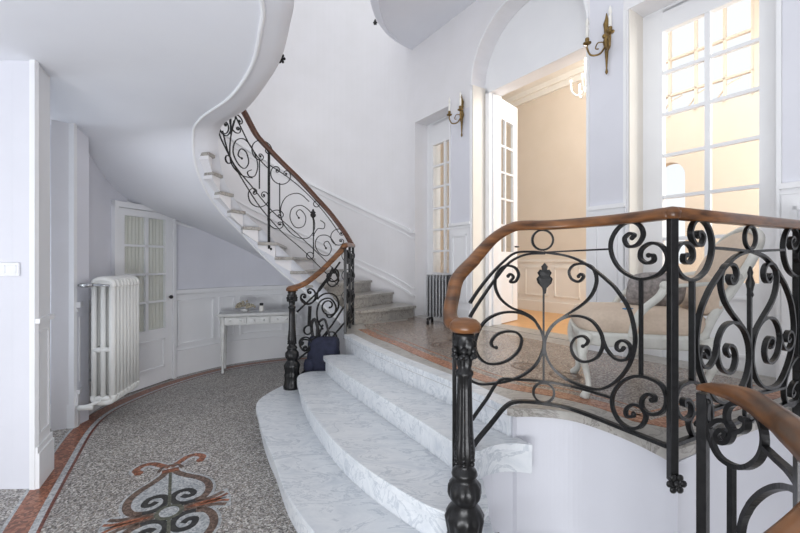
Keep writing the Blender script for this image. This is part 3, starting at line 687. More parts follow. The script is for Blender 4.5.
# C pair beside the corner post
cup = S26([(192, 48), (198, 40), (186, 36), (172, 50), (182, 70), (206, 66), (222, 40), (212, 14), (185, 5), (155, 22), (136, 58), (140, 98), (165, 135), (210, 157), (255, 150), (282, 125), (287, 95), (270, 68), (242, 62), (218, 78), (215, 102), (232, 115), (250, 108), (248, 94), (236, 94)])
clo = S30([(537, 356), (545, 358), (546, 345), (528, 338), (510, 352), (512, 380), (540, 398), (572, 388), (583, 352), (568, 312), (530, 290), (488, 285), (450, 302), (425, 336), (422, 375), (440, 414), (472, 438), (505, 434), (521, 405), (507, 376), (483, 369), (463, 382), (464, 402), (482, 404), (484, 396)])
for c in (cup, clo):
    az = cat_rom(CA.px(c), 5); add(rail, CA, az, 'scroll', .013, .018, False, (.011, .011)); tmpl.append(('scroll', az, False, .011))
def rng(cur, par, c, r, th=.010): return add(par, cur, circ(c[0], c[1], r, 26), 'ring', th, .016, True)
rng(CA, rail, ringA, .052)
ringL = CA.hit(543.6, 392.5); rng(CA, rail, ringL, .052)
add(rail, CA, cat_rom(CA.px([(543, 252.5), (560, 251.5), (585, 250.3), (611, 249)]), 4), 'rail_bar', .008); tmpl.append(('rail_bar', cat_rom(CA.px([(543, 252.5), (585, 250.3), (611, 249)]), 4), False, 0))
add(rail, CA, cat_rom(CA.px([(543, 252.5), (531, 251.7), (515, 253), (502, 263), (487, 279), (470, 303)]), 4), 'rail_bar', .011)
add(rail, CA, cat_rom(CA.px([(545, 253.5), (526, 254.5), (510, 262), (497, 277), (484, 295), (470, 317)]), 4), 'rail_bar', .011)
mid = CA.px([(472, 420), (486, 400), (500, 380), (517, 379.5), (543, 381), (571, 386), (612, 398)])
add(rail, CA, cat_rom(mid, 4), 'rail_bar', .011); tmpl.append(('rail_bar', cat_rom(mid[4:], 4), False, 0))
low_ = CA.px([(473, 446), (490, 425), (505, 407), (517, 401.6), (543, 403), (581, 412), (622, 428), (667, 446)])
add(rail, CA, cat_rom(low_, 4), 'bottom_rail', .016, .022)
for (x, y0, y1, th) in ((543.6, 285, 381, .008), (641, 279, 376, .013)):
    a, z1 = CA.hit(x, y0); _, z0 = CA.hit(x, y1); add(rail, CA, [(a, z0), (a, z1)], 'baluster', th, .014); tmpl.append(('baluster', [(a, z0), (a, z1)], False, 0))
def finial(cur, par, a, z, s=1.0):
    mb = MB(); hf = [(.006, -.06), (.010, -.036), (.030, -.014), (.035, .006), (.024, .019), (.031, .033), (.021, .047), (.011, .046), (.014, .062)]
    ol = [(0, -.062)]+hf+[(0, .078)]+[(-x, y) for x, y in reversed(hf)]; n_ = len(ol)
    v_ = [cur.P(a+x*s*k, z+y*s, o_)[0] for o_, k in ((-.010, .75), (-.004, 1), (.004, 1), (.010, .75)) for x, y in ol]
    tr = tessellate_polygon([[V((x, y, 0)) for x, y in ol]])
    mb.add(v_, [tuple(t) for t in tr]+[tuple(3*n_+i for i in t) for t in tr]+[(q*n_+i, q*n_+(i+1) % n_, (q+1)*n_+(i+1) % n_, (q+1)*n_+i) for q in range(3) for i in range(n_)])
    mb.build('leaf_finial', M['iron'], par)
fa, fz = CA.hit(544.5, 280); finial(CA, rail, fa, fz, 1.15)
def post(cur, par, a, z0, z1, wd=.038, ros=True):
    add(par, cur, [(a, z0), (a, z1)], 'baluster_post', wd, wd)
    if ros: rosette(par, cur.P(a, z0+.01, -.02)[0], .032)
# corner post, slim post behind the newel
mb = MB(); mb.box(1.09-.0155, 1.09+.0155, 1.60-.0155, 1.60+.0155, .545, 1.60); mb.build('baluster_post', M['iron'], rail, bevel=.003)
rosette(rail, (1.09, 1.58, .545), .034)
mb = MB(); mb.box(.246-.009, .246+.009, 1.81-.009, 1.81+.009, .48-.16, 1.22); mb.build('baluster_post', M['iron'], rail)
# handrail of the landing railing
hp = []
for x, y in ((543, 230), (530, 230), (517, 231), (507, 235), (495, 243), (484, 254), (475, 264)): hp.append(CA.hit(x, y))
hp = [(a, z) for a, z in hp]
tail = [(CA.hit(*q)) for q in ((580, 227.5), (610, 225), (640, 222))]
az = cat_rom([(CA.L, 1.592)]+[(a, 1.592) for a, z in reversed(tail)]+[(a, min(z, 1.592)) for a, z in hp], 5)
pts = [CA.P(a, z)[0] for a, z in az]
last = pts[-1]
pts += [V(q) for q in cat_rom([tuple(last), (.285, 1.95, 1.325), (.250, 1.88, 1.25), (.224, 1.79, 1.178), (.226, 1.70, 1.142), (.265, 1.62, 1.137)], 4)[1:]]
# the landing part right of the corner
pB = [V((1.09+.891*t, 1.60+.454*t, 1.592)) for t in (0.0, .4, .8, 1.2, 1.5)]
mb = MB(); handrail(mb, pts, .062, .05); 
mb.lathe([(.03, 0), (.058, .004), (.064, .02), (.060, .038), (.045, .052), (.02, .058)], (.264, 1.622, 1.135), 28)
mb.build('handrail', M['wood'], rail)
mb = MB(); handrail(mb, pB, .062, .05); mb.lathe([(.022, -.0), (.0305, .004), (.0305, .03), (.02, .046), (.005, .049)], (1.09, 1.60, 1.592), 24); mb.build('handrail', M['wood'], rail)
CB = Curtain(RB)
b0 = .630; kB = 1.0
for nm, az, cl, ball in tmpl:
    for sg in (1, -1):
        q = [(b0-sg*(a-ringA[0])*kB, z) for a, z in az]
        if sg == -1 and max(x for x, _ in q) > 1.52: continue
        if nm == 'baluster' and abs(q[0][0]-b0) < .03:
            if sg == 1: add(rail, CB, q, nm, .016, .016)
            continue
        add(rail, CB, q, nm, .012, .022, False, (ball, ball if nm == 'scroll' and abs(az[-1][0]-ringA[0]) > .3 else 0))
rng(CB, rail, (b0, ringA[1]), .053); rng(CB, rail, (b0, ringL[1]-.02), .053)
add(rail, CB, [(0, .69), (1.5, .69)], 'bottom_rail', .016, .022)
mb = MB(); p = CB.P(b0, 1.30)[0]; mb.lathe([(.004, .10), (.012, .07), (.009, .055), (.018, .02), (.010, -.02), (.014, -.035), (.008, -.05)], tuple(p), 10); mb.build('spear_finial', M['iron'], rail)
post(CB, rail, 1.15, .55, 1.60, ros=False)

# --- foreground railing of the basement stair, lower right
PC = [(.985, 1.325), (1.01, 1.28), (1.018, 1.17), (.953, 1.0), (.85, .85), (.78, .73), (.72, .65), (.64, .60), (.56, .585), (.49, .60)]
zc = [.998, 1.0, 1.0, 1.003, 1.03, 1.035, 1.03, 1.01, .96, .88]
CC = Curtain(cat_rom(PC, 6), 'first')
brail = thing('stairwell_railing', 'dark curving handrail over black iron scrolls in the bottom right corner', 'railing', (0, 0, 0))
cc = cat_rom([(*p, z) for p, z in zip(PC, zc)], 6)
mb = MB(); wl = [min(1, .3+i*.06) for i in range(len(cc))]; handrail(mb, cc, .066, .05, wl); mb.build('handrail', M['wood'], brail)
S27 = lambda p: Z(p, 690, 340, 2.76)
a, z = CC.hit(703, 395); add(brail, CC, [(.015, .05), (.015, .99)], 'baluster_post', .028, .028)
for p in (S27([(95, 268), (100, 258), (88, 248), (74, 262), (84, 282), (106, 280), (118, 252), (104, 226), (78, 222), (55, 238)]), S27([(50, 170), (46, 210), (56, 270), (86, 326), (140, 352), (188, 332), (206, 285), (196, 225), (160, 182), (120, 176), (102, 200), (108, 236), (132, 254), (155, 244), (156, 222), (142, 218)]), S27([(203, 294), (250, 338), (290, 380), (325, 425)]), S27([(140, 533), (150, 490), (175, 447), (215, 415), (262, 405), (310, 420)])):
    add(brail, CC, cat_rom(CC.px(p), 5), 'scroll', .014, .018, False, (.010, .010))
a, z = CC.hit(731.6, 467); add(brail, CC, [(a, .05), (a, z)], 'baluster', .018, .016)
add(brail, CC, [(CC.L*.55, .05), (CC.L*.55, 1.02)], 'baluster_post', .03, .03); add(brail, CC, [(CC.L*.95, .05), (CC.L*.95, .92)], 'baluster_post', .03, .03)
add(brail, CC, [(CC.L*i/20, .12) for i in range(1, 20)], 'bottom_rail', .016, .02)

# --- far railing: from the far newel, along the landing, up the curved stair
far = thing('stair_railing', 'wrought-iron railing with oak handrail climbing the curved stair from the far newel', 'railing', (0, 0, 0))
newel(far, -1.08, 4.0, .16, 1.13, M['iron'])
P1 = (-.60, 4.38); P2 = (-.585, 4.98)
CF = Curtain(cat_rom([(-1.06, 4.02), (-.90, 4.16), (-.72, 4.27), P1], 5))
CE = Curtain([P1, P2])
CS = Curtain(cat_rom([P2]+[(x, y) for x, y in inner[1:13]], 4))
def spiral(cx_, cz_, r, turns, a0, sgn=1, n=40, r0=.12): return [(cx_+(r0+(1-r0)*i/n)*r*math.cos(a0-sgn*turns*2*PI*(1-i/n)), cz_+(r0+(1-r0)*i/n)*r*math.sin(a0-sgn*turns*2*PI*(1-i/n))) for i in range(n+1)]
def cpair(c, r, rot, n=24):
    """C scroll: an arc whose two ends curl inwards"""
    out = []
    base = [(0.18, .38), (.30, .48), (.44, .40), (.42, .16), (.22, .08), (.02, .26), (.02, .62), (.30, .98), (.72, .92), (1.0, .45), (1.02, -.0), (.8, -.62), (.3, -.98), (-.3, -.98), (-.8, -.62), (-1.02, 0), (-1.0, .45), (-.72, .92), (-.30, .98), (-.02, .62), (-.02, .26), (-.22, .08), (-.42, .16), (-.44, .40), (-.30, .48)]
    base = [(x, y) for x, y in base]
    cr, sr = math.cos(rot), math.sin(rot)
    L_a = [(.48, .30), (.56, .18), (.42, .08), (.26, .22), (.30, .52), (.62, .62), (.92, .35), (1.0, -.1), (.78, -.62), (.3, -.95), (-.3, -.95), (-.78, -.62), (-1.0, -.1), (-.92, .35), (-.62, .62), (-.30, .52), (-.26, .22), (-.42, .08), (-.56, .18), (-.48, .30)]
    return cat_rom([(c[0]+r*(x*cr-y*sr), c[1]+r*(x*sr+y*cr)) for x, y in L_a], 3)
ft = .0145; fd = .016
# ramp section
for p in ([(297, 312), (320, 290), (340, 262)], [(297, 379), (312, 362), (330, 340), (345, 322)], [(297, 360), (316, 345), (332, 325), (345, 305)]):
    add(far, CF, CF.px(p), 'rail_bar', ft, fd)
for c, r, rot in (((308, 296), .085, .6), ((305, 344), .07, 2.2), ((333, 275), .07, .6)):
    add(far, CF, cpair(CF.hit(*c), r, rot), 'scroll', ft, fd, False, (.010, .010))
S31 = lambda p: Z(p, 270, 230, 3.14)
for p in ([(175, 262), (185, 275), (203, 262), (206, 238), (188, 215), (160, 222), (148, 250), (150, 285), (165, 310)], [(165, 300), (152, 328), (130, 345), (104, 344), (94, 362), (108, 380), (124, 366)], [(98, 215), (120, 232), (146, 215), (152, 188), (180, 150), (196, 120)], [(205, 130), (215, 160), (195, 178), (180, 165), (190, 152)]):
    add(far, CF, cat_rom(CF.px(S31(p)), 5), 'scroll', ft, fd, False, (.012, .012))
c = CF.hit(329, 306); add(far, CF, spiral(c[0], c[1], .15, 1.6, 2.6), 'scroll', ft, fd, False, (.012, 0))
c = CF.hit(330, 338); add(far, CF, spiral(c[0], c[1], .09, 1.4, 5.0, -1), 'scroll', ft, fd, False, (.012, 0))
c = CF.hit(308, 330); rng(CF, far, c, .045, ft); 
add(far, CF, [CF.hit(310, 306), CF.hit(309, 326)], 'baluster', .03, .02)
# landing return, seen nearly edge on
for a in (0, .32, CE.L): add(far, CE, [(a, LZ-.06), (a, 1.60)], 'baluster_post', .028, .028)
for k in range(4):
    add(far, CE, cpair((.16, .80+k*.22), .09, k*PI), 'scroll', ft, .03, False, (.012, .012)); add(far, CE, cpair((.48, .80+k*.22), .09, (k+1)*PI), 'scroll', ft, .03, False, (.012, .012))
add(far, CE, [(0, .70), (CE.L, .70)], 'rail_bar', ft, fd)
# stair section
ft = .0095; fd = .012
T44 = lambda p: Z(p, 180, 80, 2.96)
for p in (T44([(108, 132), (120, 170), (140, 212), (188, 300), (240, 380), (300, 448), (360, 500), (420, 560), (470, 610)]),
          T44([(126, 150), (150, 232), (210, 312), (270, 385), (330, 440), (400, 505), (455, 560)]),
          T44([(165, 108), (185, 150), (205, 190), (238, 238), (262, 262)]),
          T44([(262, 250), (325, 292), (385, 345), (435, 402), (470, 452)])):
    add(far, CS, cat_rom(CS.px(p), 4), 'rail_bar', ft, fd)
for c, r, rot in (((243, 210), .12, 2.4), ((232, 345), .12, .2), ((298, 280), .115, .3), ((288, 413), .11, 1.6), ((168, 130), .10, 1.8), ((470, 465), .10, 1.6), ((128, 135), .08, 0)):
    q = T44([c])[0]; add(far, CS, cpair(CS.hit(*q), r, rot), 'scroll', ft, fd, False, (.014, .014))
for pts in (T44([(183, 232), (172, 222), (180, 204), (196, 214), (203, 245), (190, 262), (170, 245), (157, 212), (165, 180), (190, 175), (215, 205), (230, 250), (222, 283), (205, 285), (200, 272), (212, 266)]),
            T44([(352, 408), (344, 394), (356, 384), (372, 405), (366, 432), (342, 436), (326, 410), (332, 380), (362, 372), (392, 400), (398, 440), (378, 468), (340, 462), (306, 425), (298, 380), (316, 345), (352, 336), (382, 360)]),
            T44([(432, 498), (426, 484), (438, 478), (448, 500), (436, 520), (412, 512), (400, 485), (412, 462), (440, 462), (462, 490)]),
            T44([(110, 140), (135, 165), (150, 150), (160, 120)]), T44([(395, 460), (408, 440), (425, 440), (428, 425), (415, 415)]),
            T44([(165, 110), (150, 170), (150, 240), (180, 280), (215, 290)])):
    add(far, CS, cat_rom(CS.px(pts), 5), 'scroll', ft, fd, False, (.014, 0))
for c, r in (((143, 235), .042), ((404, 367), .036), ((385, 520), .042), ((330, 310), .0)):
    if r: q = T44([c])[0]; rng(CS, far, CS.hit(*q), r, ft)
for x, y0, y1, th in ((235, 235, 322, .01), (295, 305, 395, .01), (263, 210, 500, .026), (395, 405, 515, .012), (150, 115, 160, .01)):
    a, z1 = CS.hit(180+x/2.96, 80+y0/2.96); _, z0 = CS.hit(180+x/2.96, 80+y1/2.96); add(far, CS, [(a, z0), (a, z1)], 'baluster', th, .016)
rosette(far, CS.P(CS.hit(268.5, 249)[0], CS.hit(268.5, 249)[1], -.02)[0], .04)
q = T44([(394, 400)])[0]; finial(CS, far, *CS.hit(*q), 1.0)
for k in range(3):
    az = cpair((.06+k*.0, 1.0+k*.25), .08, k*PI); add(far, CS, az, 'scroll', ft, fd)
# handrails
mb = MB()
h1 = [CF.P(*CF.hit(x, y))[0] for x, y in ((308, 284), (322, 273), (334, 261), (343, 251))]
h1 = [V((-1.10, 3.98, 1.13)), V((-1.03, 4.04, 1.15))]+h1+[V((*P1, 1.58)), V((-.592, 4.7, 1.595)), V((*P2, 1.60))]
handrail(mb, cat_rom([tuple(q) for q in h1], 5), .06, .05); mb.lathe([(.03, 0), (.056, .004), (.06, .02), (.05, .04), (.02, .05)], (-1.08, 4.0, 1.128), 24)
mb.build('handrail', M['wood'], far)
mb = MB(); hh = [CS.P(*CS.hit(x, y))[0] for x, y in ((350.5, 246.5), (343, 234), (329, 215), (315, 199.5), (298, 181), (281, 164.5), (268, 151), (256, 137.5), (249, 125), (242.5, 112.5))]
hh += [V((-1.80, 4.33, 3.16)), V((-1.845, 4.18, 3.4))]
handrail(mb, cat_rom([tuple(q) for q in hh], 5), .06, .055); mb.build('handrail', M['dwood'], far)

#SECTION things
# console table
tb = thing('console_table', 'narrow pale grey console table with three drawers against the curved wainscot', 'table', (-1.87, 5.33, 0), math.radians(17))
mb = MB(); mb.box(-.49, .49, -.17, .17, .725, .76); mb.box(-.505, .505, -.185, .175, .735, .75); mb.build('table_top', M['tablepaint'], tb, bevel=.005)
mb = MB(); mb.box(-.44, .44, -.12, .14, .61, .725); mb.build('apron', M['tablepaint'], tb)
for k in range(3):
    x = -.285+k*.285
    mb = MB(); mb.box(x-.13, x+.13, -.150, -.118, .622, .712); mb.box(x-.112, x+.112, -.160, -.148, .638, .697); dr = mb.build('drawer', M['tablepaint'], tb, bevel=.003)
    for q in (-.06, .06):
        m2 = MB(); m2.ball((x+q, -.172, .668), .013, 6); m2.build('knob', M['tablepaint'], dr)
for sx in (-1, 1):
    for sy in (-1, 1):
        mb = MB(); mb.lathe([(.012, 0), (.02, .015), (.014, .03), (.018, .20), (.026, .215), (.018, .23), (.022, .25), (.026, .50), (.03, .56), (.024, .58), (.032, .60), (.032, .73)], (sx*.44, sy*.12, 0), 16); mb.build('leg', M['tablepaint'], tb)
def TBL(x, y): a = math.radians(17); return (-1.87+x*math.cos(a)-y*math.sin(a), 5.34+x*math.sin(a)+y*math.cos(a), .761)
fl = thing('dried_flowers', 'small bunch of cream dried flowers on the console table', 'flowers', TBL(-.19, .0))
mb = MB(); mb.lathe([(.03, 0), (.05, .02), (.045, .04), (.03, .045)], (0, 0, 0), 16); mb.build('bowl', M['tablepaint'], fl)
mb = MB()
for k in range(46):
    a = random.random()*2*PI; r = .12*math.sqrt(random.random()); h = .05+.12*(1-r/.15)*(.3+.7*random.random())
    mb.ball((r*math.cos(a)*1.1, r*math.sin(a)*.6, h), .014+.008*random.random(), 4)
mb.build('blooms', M['petal'], fl)
bt = thing('small_jar', 'small white labelled jar with dark cap beside the dried flowers', 'jar', TBL(.02, .0))
mb = MB(); mb.lathe([(.03, 0), (.032, .01), (.032, .07), (.022, .08)], (0, 0, 0), 16); mb.build('jar_body', M['candle'], bt)
mb = MB(); mb.lathe([(.024, .08), (.025, .105), (.02, .11)], (0, 0, 0), 16); mb.build('cap', M['black'], bt)

# bag by the far newel
bag = thing('travel_bag', 'navy blue canvas bag with grab handle leaning at the far end of the marble steps', 'bag', (-.80, 4.20, .161), -.1)
bag.scale = (1.08, 1.0, 1.08)
mb = MB(); fr = []
for i, (z, sx, sy) in enumerate(((0, .13, .09), (.02, .15, .10), (.12, .155, .105), (.28, .15, .10), (.38, .145, .09), (.42, .14, .06), (.44, .13, .03))):
    fr.append([(sx*(abs(math.cos(a))**.5)*math.copysign(1, math.cos(a))+.006*math.sin(9*a+z*30), sy*(abs(math.sin(a))**.5)*math.copysign(1, math.sin(a))+.006*math.sin(5*a+z*20), z) for a in [2*PI*j/32 for j in range(32)]])
mb.smooth = True; mb.sweep(fr); mb.build('bag_body', M['navy'], bag)
mb = MB()
fr = [[(-.12+.05*math.cos(2*PI*j/20)*s, -.10+.03*math.sin(2*PI*j/20)*s, z) for j in range(20)] for z, s in ((.03, .8), (.05, 1), (.2, 1), (.24, .7))]
mb.smooth = True; mb.sweep(fr); mb.build('side_pocket', M['navy'], bag)
mb = MB(); mb.tube(cat_rom([(-.07, 0, .42), (-.06, .0, .56), (0, 0, .61), (.03, 0, .55), (.06, 0, .42)], 5), .012, 8); mb.tube(cat_rom([(-.11, .02, .40), (-.13, .02, .55), (-.09, .02, .60), (-.05, .02, .44)], 5), .016, 8); mb.build('handle', M['black'], bag)

# wall hung cast iron radiator at left
ra = thing('column_radiator', 'tall white cast-iron column radiator hung by the left wall', 'radiator', (-2.50, 3.5, .17), 0)
dxy = V((-.173, .985)); nx = V((-.985, -.173))
z0, z1 = .0, 1.11; sec = .062
for k in range(8):
    mb = MB(); y = .03+k*sec
    def RP(dep, z, ko=0): q = dxy*(y+ko)+nx*dep; return V((q.x, q.y, z))
    for dpt in (.028, .10, .172):
        mb.tube([RP(dpt, .05), RP(dpt, z1-.05)], .022 if dpt > .03 else .027, 8)
    for zc_ in (.055, .48, z1-.055):
        mb.tube([RP(.02, zc_), RP(.18, zc_)], .024, 8)
    mb.tube(cat_rom([tuple(RP(.02, z1-.08)), tuple(RP(.035, z1-.03)), tuple(RP(.10, z1-.012)), tuple(RP(.165, z1-.03)), tuple(RP(.18, z1-.08))], 4), .026, 8)
    mb.tube(cat_rom([tuple(RP(.02, .08)), tuple(RP(.035, .03)), tuple(RP(.10, .015)), tuple(RP(.165, .03)), tuple(RP(.18, .08))], 4), .026, 8)
    mb.build('radiator_section', M['rad'], ra)
y = .03
def RQ(a, dep, z): q = dxy*a+nx*dep; return V((q.x, q.y, z))
mb = MB(); mb.tube([RQ(-.02, .03, z1-.07), RQ(-.02, .10, z1-.06), RQ(-.02, .27, z1-.06)], .010, 8); mb.tube([RQ(-.02, .16, z1-.06), RQ(-.02, .25, z1-.06)], .019, 10); mb.build('valve', M['steel'], ra)
mb = MB(); mb.tube([RQ(0, .1, .04), RQ(-.02, .2, .01), RQ(-.02, .28, .0)], .013, 8); mb.tube([RQ(-.03, .15, .0), RQ(-.03, .26, .0)], .024, 10); mb.build('pipe', M['rad'], ra)
mb = MB(); mb.tube([RQ(.42, .19, .9), RQ(.42, .45, .9)], .012, 6); mb.build('bracket', M['rad'], ra)

# oil heater on the landing
ht = thing('oil_heater', 'grey oil-filled heater on castors standing on the landing by the narrow window', 'heater', (.475, 5.04, LZ), math.radians(-20))
for k in range(7):
    x = -.12+k*.04; mb = MB()
    prof = [(-.07, .09), (-.075, .2), (-.075, .55), (-.06, .62), (.06, .62), (.075, .55), (.075, .2), (.07, .09)]
    n8 = len(prof); mb.add([(x-.009, a, b) for a, b in prof]+[(x+.009, a, b) for a, b in prof], [tuple(range(n8)), tuple(range(2*n8-1, n8-1, -1))]+[(i, (i+1) % n8, (i+1) % n8+n8, i+n8) for i in range(n8)])
    mb.tube([(x-.02, 0, .15), (x+.02, 0, .15)], .02, 8); mb.tube([(x-.02, 0, .56), (x+.02, 0, .56)], .02, 8); mb.build('heater_fin', M['hgrey'], ht, bevel=.004)
mb = MB(); mb.box(.137, .165, -.07, .07, .10, .62); mb.build('control_panel', M['black'], ht, bevel=.006)
for sx in (-.10, .12):
    mb = MB(); mb.box(sx-.015, sx+.015, -.11, .11, .055, .08); mb.build('foot_bar', M['black'], ht)
    for sy in (-.1, .1):
        mb = MB(); mb.tube([(sx-.012, sy, .028), (sx+.012, sy, .028)], .027, 12); mb.build('castor', M['black'], ht)

# armchair (parts in the chair's own frame: +x front, z up), front faces left in the photo
chd = V((1.02-1.68, 2.36-2.15)); ang = math.atan2(chd.y, chd.x)
ch = thing('armchair', 'pale painted carved armchair with beige upholstery standing behind the iron railing', 'armchair', (1.43, 2.46, LZ), ang)
ch.scale = (1.04, 1.04, 1.02)
SD, SW = .32, .29
seatz = .38
outl = [(SD*math.copysign(abs(math.cos(a))**.45, math.cos(a)), (SW+.02*(math.cos(a)))*math.copysign(abs(math.sin(a))**.45, math.sin(a))) for a in [2*PI*j/40 for j in range(40)]]
mb = MB(); mb.smooth = True; mb.sweep([[(x*s, y*s, z) for x, y in outl] for z, s in ((.30, .97), (.31, 1.0), (.345, 1.01), (.355, 1.03), (.375, 1.03), (.38, 1.0))]); mb.build('seat_rail', M['chairpaint'], ch)
mb = MB(); mb.smooth = True; mb.sweep([[(x*s, y*s, z) for x, y in outl] for z, s in ((.375, .98), (.40, 1.02), (.44, 1.02), (.475, .95), (.495, .8), (.505, .5), (.508, .1))]); mb.build('seat_cushion', M['beige'], ch)
def cabr(x, y, sx, sy):
    mb = MB(); p = [(x, y, .36), (x+sx*.02, y+sy*.02, .30), (x+sx*.025, y+sy*.025, .24), (x, y, .14), (x-sx*.01, y-sy*.01, .06), (x+sx*.01, y+sy*.01, .015), (x+sx*.02, y+sy*.02, .0)]
    pp = cat_rom(p, 4); rr = [.040, .040, .038, .036, .033, .030, .027, .024, .022, .020, .018, .017, .016, .015, .015, .015, .016, .018, .02, .022, .024, .024, .024, .02, .02][:len(pp)]
    mb.tube(pp, .02, 10, False, rr+[.02]*(len(pp)-len(rr))); mb.ball((x+sx*.022, y+sy*.022, .27), .026, 6); return mb.build('leg', M['chairpaint'], ch)
for sx in (1, -1):
    for sy in (1, -1): cabr(sx*.28, sy*.25, sx, sy)
# back: frame loop and padded panel, leaning back
def BK(u, h, off=0): return (-.29-.44*h+off, u, .42+h*.88)
loop = [(-.22, .06), (-.245, .25), (-.25, .42), (-.20, .53), (-.10, .58), (0, .60), (.10, .58), (.20, .53), (.25, .42), (.245, .25), (.22, .06)]
mb = MB(); mb.tube([BK(u, h) for u, h in cat_rom([(-.26, -.08)]+loop+[(.26, -.08)], 4)], .022, 10); mb.tube([BK(-.22, .08), BK(.22, .08)], .018, 8); mb.build('back_frame', M['chairpaint'], ch)
mb = MB(); mb.smooth = True
lp = cat_rom(loop, 3, True); fr = []
for off, s in ((-.035, .8), (-.02, .92), (.0, .96), (.03, .92), (.05, .75), (.058, .4), (.06, .05)):
    fr.append([BK(u*s, .33+(h-.33)*s, off) for u, h in lp])
mb.sweep(fr); mb.build('back_cushion', M['beige'], ch)
for sy in (-1, 1):
    mb = MB(); y = sy*.29
    pp = cat_rom([(.07, y, .36), (.055, y*1.03, .44), (.02, y*1.06, .51), (-.05, y*1.06, .58), (-.085, y*1.05, .635), (-.13, y*1.03, .65), (-.25, y*.97, .66), (-.42, y*.88, .69)], 5)
    mb.tube(pp, .02, 10); mb.ball((-.08, y*1.05, .64), .026, 6); ar_ = mb.build('armrest', M['chairpaint'], ch)
    mb = MB(); mb.tube(cat_rom([(-.13, y*1.03, .665), (-.20, y*1.0, .672), (-.28, y*.96, .68)], 5), .024, 10); mb.build('arm_pad', M['beige'], ar_)
pl = tag((lambda mb: (mb.sweep([[(.0+math.copysign(abs(math.cos(a))**.6, math.cos(a))*.17*s, -0.0+off, .0+math.copysign(abs(math.sin(a))**.6, math.sin(a))*.115*s) for a in [2*PI*j/28 for j in range(28)]] for off, s in ((-.06, .2), (-.05, .75), (-.02, .97), (0, 1), (.02, .97), (.05, .75), (.06, .2))]), mb.build('scatter_cushion', M['greycloth']))[1])(MB()), 'grey patterned cushion lying on the seat of the beige armchair', 'cushion')
pl.location = (1.56, 2.44, LZ+.485+.12); pl.rotation_euler = (math.radians(-14), math.radians(0), ang+.25)
for p in pl.data.polygons: p.use_smooth = True
mb = MB(); mb.box(-.03, .03, -.012, .012, 0, .012); mb.box(.03, .05, -.006, .006, .003, .009)
cl = tag(mb.build('blue_clip', M['blue'], bevel=.003), 'tiny bright blue clip lying on the beige seat of the armchair', 'clip'); cl.location = (1.31, 2.30, LZ+.503); cl.rotation_euler = (0, 0, .3)

# sconces
def sconce(t, zc_, label):
    s = thing('candle_sconce', label, 'wall lamp', W(t, -.01, zc_), math.atan2(-.8336, .5523), group=None)
    # local: x along the wall, -y towards the hall
    mb = MB(); mb.lathe([(.004, -.27), (.012, -.25), (.006, -.22), (.012, -.12), (.016, -.05), (.030, 0), (.018, .05), (.022, .12), (.028, .16), (.014, .20), (.004, .25)], (0, -.02, 0), 14)
    mb.ball((.015, -.025, .10), .02, 6); mb.ball((-.015, -.025, .06), .02, 6); mb.ball((0, -.03, .16), .02, 6); mb.build('back_plate', M['brass'], s)
    for k, (dx, dz) in enumerate(((-.115, 0.0), (.085, .0))):
        mb = MB(); mb.tube(cat_rom([(0, -.03, -.02), (dx*.3, -.06, -.09), (dx*.8, -.10, -.09), (dx, -.12, -.03), (dx, -.12, .0)], 6), .008, 8)
        mb.tube(cat_rom([(0, -.03, -.0), (dx*.45, -.06, .01), (dx*.55, -.08, -.04), (dx*.35, -.07, -.05)], 5), .005, 6)
        mb.lathe([(.006, 0), (.03, .01), (.034, .02), (.014, .025), (.018, .045), (.016, .06)], (dx, -.12, 0), 16); am = mb.build('arm', M['brass'], s)
        mb = MB(); mb.lathe([(.012, .05), (.012, .155), (.006, .16)], (dx, -.12, 0), 12); mb.build('candle_tube', M['candle'], am)
        mb = MB(); mb.lathe([(.006, .158), (.014, .18), (.012, .205), (.003, .235)], (dx, -.12, 0), 12); mb.build('bulb', M['candle'], am)
    return s
sconce(3.235, 3.29, 'brass two-candle wall sconce between the doorway arch and the large window')
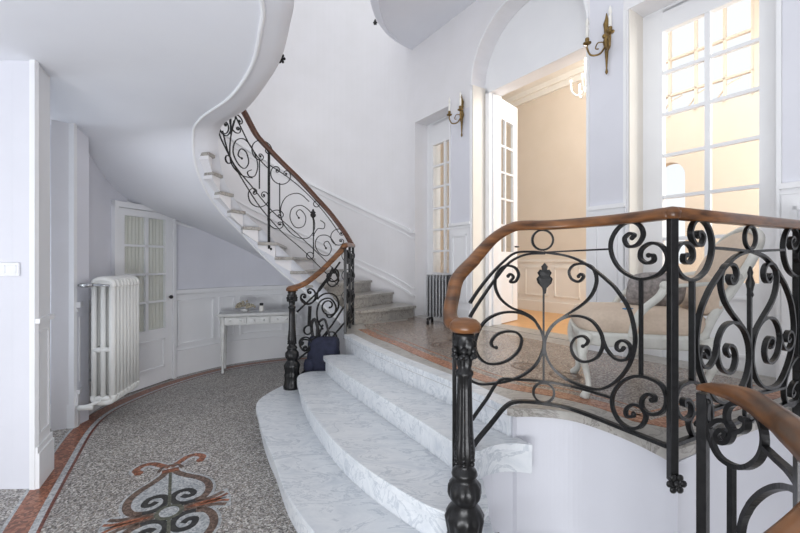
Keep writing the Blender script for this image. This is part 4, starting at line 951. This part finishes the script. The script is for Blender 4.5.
sconce(1.42, 3.23, 'brass two-candle wall sconce between the narrow window and the doorway arch')
# light switch
sw = thing('light_switch', 'white double light switch plate on the lavender pier at far left', 'switch', (-2.42, 2.49, 1.38)); 
sw.location = (-2.445, 2.493, 1.375)
mb = MB(); mb.box(-.075, .075, -.008, .006, -.042, .042); mb.build('plate', M['trim'], sw, bevel=.003)
for k in (-1, 1):
    mb = MB(); mb.box(k*.034-.028, k*.034+.028, -.014, -.006, -.026, .026); mb.build('rocker', M['trim'], sw, bevel=.002)
# chandelier seen through the doorway
cp = V(W(1.95, 1.1, 3.75))
lp_ = bpy.data.lights.new('chandelier_light', 'POINT'); lp_.energy = 24; lp_.color = (1.0, .98, .95); lp_.shadow_soft_size = .12; lo_ = bpy.data.objects.new('chandelier_light', lp_); C.objects.link(lo_); lo_.location = (2.05, 4.42, 3.6)
cd = thing('chandelier', 'cream chandelier arm seen hanging through the top of the doorway', 'chandelier', (2.05, 4.42, 3.3))
mb = MB(); mb.tube([(0, 0, .0), (0, 0, .9)], .012, 8); mb.build('stem', M['cream'], cd)
for k in range(5):
    a = 2*PI*k/5+.3; mb = MB(); mb.tube(cat_rom([(0, 0, .05), (.07*math.cos(a), .07*math.sin(a), -.03), (.14*math.cos(a), .14*math.sin(a), .02), (.15*math.cos(a), .15*math.sin(a), .15)], 5), .011, 8); mb.build('arm', M['cream'], cd)
# iron brackets on the stair edge overhead
for i_, (p, lab) in enumerate((((-.80, 2.70, 2.79), 'small black iron rosette on the curved ceiling edge at upper left'), ((-.33, 5.32, 4.60), 'tiny black iron rosette on the upper gallery edge at top'))):
    mb = MB(); mb.ball(p, .016, 5)
    for j in range(6): a = 2*PI*j/6; mb.ball((p[0]+.02*math.cos(a), p[1]-.004, p[2]+.024*math.sin(a)), .010, 5)
    mb.tube([p, (p[0], p[1], p[2]+.05)], .008, 6)
    tag(mb.build('iron_rosette', M['iron']), lab, 'bracket')
for k in list(bpy.data.objects):
    if '_w' in k: del k['_w']
